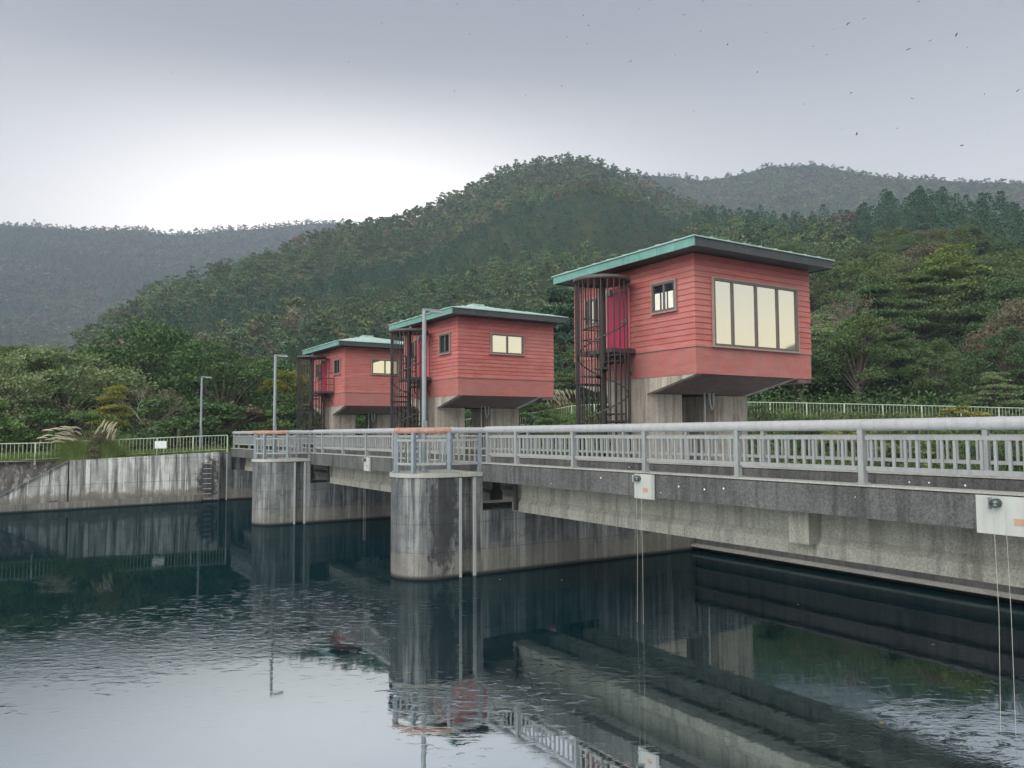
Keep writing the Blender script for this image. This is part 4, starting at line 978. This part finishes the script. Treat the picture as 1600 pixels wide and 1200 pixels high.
x, y = r*np.sin(np.radians(az)), r*np.cos(np.radians(az)); V, Fc = cards(np.stack([x, y, height(x, y)+.2+np.abs(rng.normal(0, .65, len(az)))], 1), .26, up=.6, rng=rng)
o = bpy.data.objects.new('underbrush', fast_mesh('underbrush', V, Fc, 'leaf_dark')); COL.objects.link(o); o['kind'] = 'stuff'; tag(o, 'dark green underbrush between the trees on the slope', 'underbrush')
# silver grass clumps
def silver(cx, cy, zg, h, wd, npl, lean, label, seed):
    rr = random.Random(seed); r = thing('silver_grass', label, 'grass clump', (cx, cy, zg)); b = MB(); pl = MB(); st = MB()
    for k in range(900):
        a = rr.uniform(0, 6.28); q = rr.random()**.6*wd; x, y = cx+q*cos(a), cy+q*.45*sin(a); L = h*rr.uniform(.35, 1.0)*(1.05-.45*q/wd); dx = rr.gauss(lean*.5, .35)+.45*(x-cx)/wd; dy = rr.gauss(0, .25)
        w_ = .018; pp = [Vector((x+dx*L*t_*t_, y+dy*L*t_*t_, zg+L*(t_-.25*t_*t_*t_))) for t_ in (0, .35, .7, 1)]
        for i in range(3):
            u0, u1 = w_*(1-i/3.2), w_*(1-(i+1)/3.2); b.add([pp[i]+Vector((-u0, 0, 0)), pp[i]+Vector((u0, 0, 0)), pp[i+1]+Vector((u1, 0, 0)), pp[i+1]+Vector((-u1, 0, 0))], [(0, 1, 2, 3)])
    for k in range(npl):
        a = rr.uniform(0, 6.28); q = rr.random()*wd*.9; x, y = cx+q*cos(a), cy+q*.4*sin(a); L = h*rr.uniform(.62, 1.15); dx = lean*rr.uniform(.15, 1.9); dy = rr.gauss(0, .12)
        pp = [Vector((x+dx*L*t_**2.2, y+dy*L*t_, zg+L*(t_-.12*t_**4*abs(lean)*2))) for t_ in (0, .3, .55, .75)]
        st.tube(pp, .008, 4, caps=False)
        e = pp[-1]; d = (pp[-1]-pp[-2]).normalized(); d = (d+Vector((lean*.9, 0, -.05))).normalized(); pts = [e]
        for i in range(5): d = (d+Vector((lean*.22, 0, -.16))).normalized(); pts.append(pts[-1]+d*.085)
        pl.tube(pts, [.012, .032, .038, .034, .024, .008], 6, smooth=False)
    b.build('leaf_blades', 'grass', r); st.build('stem', 'straw', r); pl.build('plume', 'plume', r); return r
silver(2.3, 38.75, 1.95, 1.8, .62, 34, -.5, 'silver grass clump with pale plumes leaning left over the left fence', 3)
s2 = silver(3.3, 38.85, 1.95, 1.8, .62, 16, .08, 'brownish upright silver grass clump on the left fence', 4)
plant('shrub', 21, 3.2, 38.95, 1.35, 'tangled dry bush hanging on the left fence', 'shrub', 'leaf_brown', wide=.8, z=1.95)
silver(33.2, 45.2, 3.9, 2.4, 1.9, 46, -.12, 'tall silver grass with cream plumes behind the far fence, left of the nearest stair', 5)
# floating leaves on the water
for i, (x, y) in enumerate([(9.85, 13.6), (12.0, 9.3), (7.9, 5.1), (11.4, 6.5), (4.4, 9.5), (8.8, 14.4)]):
    o = MB().prism([(x, y), (x+.05, y+.015), (x+.06, y+.05), (x+.01, y+.04)], .002, .008).build('floating_leaf', 'straw'); tag(o, 'small pale leaf floating on the dark water', 'leaf', 'leaves floating on the water')
# dragonflies in the air
BUGS = [(8.01, 12.24, 11.5, 0), (10.56, 14.54, 13.05, 0), (9.95, 12.75, 11.99, 0), (11.27, 15.11, 12.94, 0), (11.77, 14.88, 13.26, 0), (8.01, 10.49, 9.79, 0), (7.81, 9.91, 9.56, 0), (12.42, 17.92, 13.29, 0), (8.65, 13.04, 10.05, 0), (9.06, 12.34, 10.08, 0), (15.08, 18.33, 13.62, 0), (11.53, 12.76, 12.61, 0), (14.28, 15.35, 14.89, 0), (6.54, 6.45, 8.06, 1), (13.74, 13.26, 13.38, 0), (10.08, 9.48, 10.76, 0), (14.6, 12.23, 13.35, 0), (16.92, 13.29, 14.68, 0), (13.1, 12.41, 12.38, 0), (7.54, 6.69, 8.07, 1), (13.96, 14.1, 12.76, 0), (5.48, 6.21, 7.12, 1), (14.2, 16.05, 11.74, 0), (14.04, 13.58, 11.1, 0), (12.27, 9.89, 10.99, 0), (10.11, 8.35, 9.02, 0), (17.57, 13.42, 13.43, 0), (14.44, 10.41, 11.51, 0), (8.32, 5.81, 7.77, 1), (18.21, 12.47, 13.88, 0), (8.34, 5.52, 8.04, 1), (8.9, 5.67, 8.33, 1), (14.45, 8.67, 11.32, 0), (18.56, 11.05, 12.67, 0), (8.19, 4.7, 7.33, 1), (9.46, 5.15, 7.97, 1), (9.45, 4.83, 7.9, 1), (11.85, 6.61, 9.9, 0), (7.28, 4.81, 6.66, 1), (13.23, 7.96, 9.24, 0), (9.64, 5.51, 7.41, 1), (16.24, 7.8, 9.87, 0), (9.33, 4.13, 6.91, 1), (7.81, 5.11, 6.43, 1), (15.64, 10.59, 9.97, 0), (15.11, 8.97, 9.33, 0), (8.53, 4.35, 6.2, 1), (18.02, 8.62, 9.68, 0), (15.68, 11.6, 10.94, 0), (20.42, 10.17, 12.98, 0), (2.61, 17.65, 10.88, 0), (6.34, 18.62, 11.63, 0), (6.55, 17.63, 12.13, 0), (7.49, 17.84, 13.45, 0), (8.35, 15.58, 11.04, 0), (6.95, 11.64, 10.24, 0), (9.06, 16.12, 12.84, 0), (10.54, 16.75, 12.07, 0), (8.8, 16.25, 13.59, 0)]
def bug():
    r = thing('dragonfly', 'tiny dark dragonfly in flight against the sky', 'dragonfly', (0, 0, 0), 'dragonflies in the sky')
    MB().tube([(-.030, 0, 0), (-.008, 0, .001), (.012, 0, .002), (.022, 0, .002)], [.0022, .0035, .005, .004], 6).build('body', 'insect', r)
    b = MB()
    for s_ in (-1, 1):
        for x0 in (.004, .014): b.prism([(x0, 0), (x0+.009*1, s_*.036), (x0-.004, s_*.040), (x0-.008, 0)][::s_], .0025, .0032)
    b.build('wings', 'insect', r); return r
b0 = bug(); ch0 = list(b0.children)
for i, (x, y, z, bg_) in enumerate(BUGS):
    if i == 0: o = b0
    else:
        o = b0.copy(); COL.objects.link(o)
        for c in ch0: d = c.copy(); COL.objects.link(d); d.parent = o
    o.location = (x, y, z); sc = .62 if bg_ else .5; o.scale = (sc, sc, sc); o.rotation_euler = (rg.uniform(-.6, .6), rg.uniform(-.5, .3), rg.uniform(-1.2, .6))
# ---------------------------------------------------------------- haze
hz = MB().box(-1300, 1300, -1300, 1300, -4, 420).build('haze', 'water'); hz['kind'] = 'stuff'; hz['label'] = 'pale bluish evening haze in the air'; hz['category'] = 'haze'
m = bpy.data.materials.new('haze_air'); m.use_nodes = True; t = NT(m.node_tree); out = t.t.nodes.new('ShaderNodeOutputMaterial')
pv = t.t.nodes.new('ShaderNodeVolumePrincipled'); pv.inputs['Color'].default_value = (.62, .72, 1.0, 1); pv.inputs['Density'].default_value = .00044
t.t.links.new(pv.outputs[0], out.inputs['Volume']); hz.data.materials.clear(); hz.data.materials.append(m)
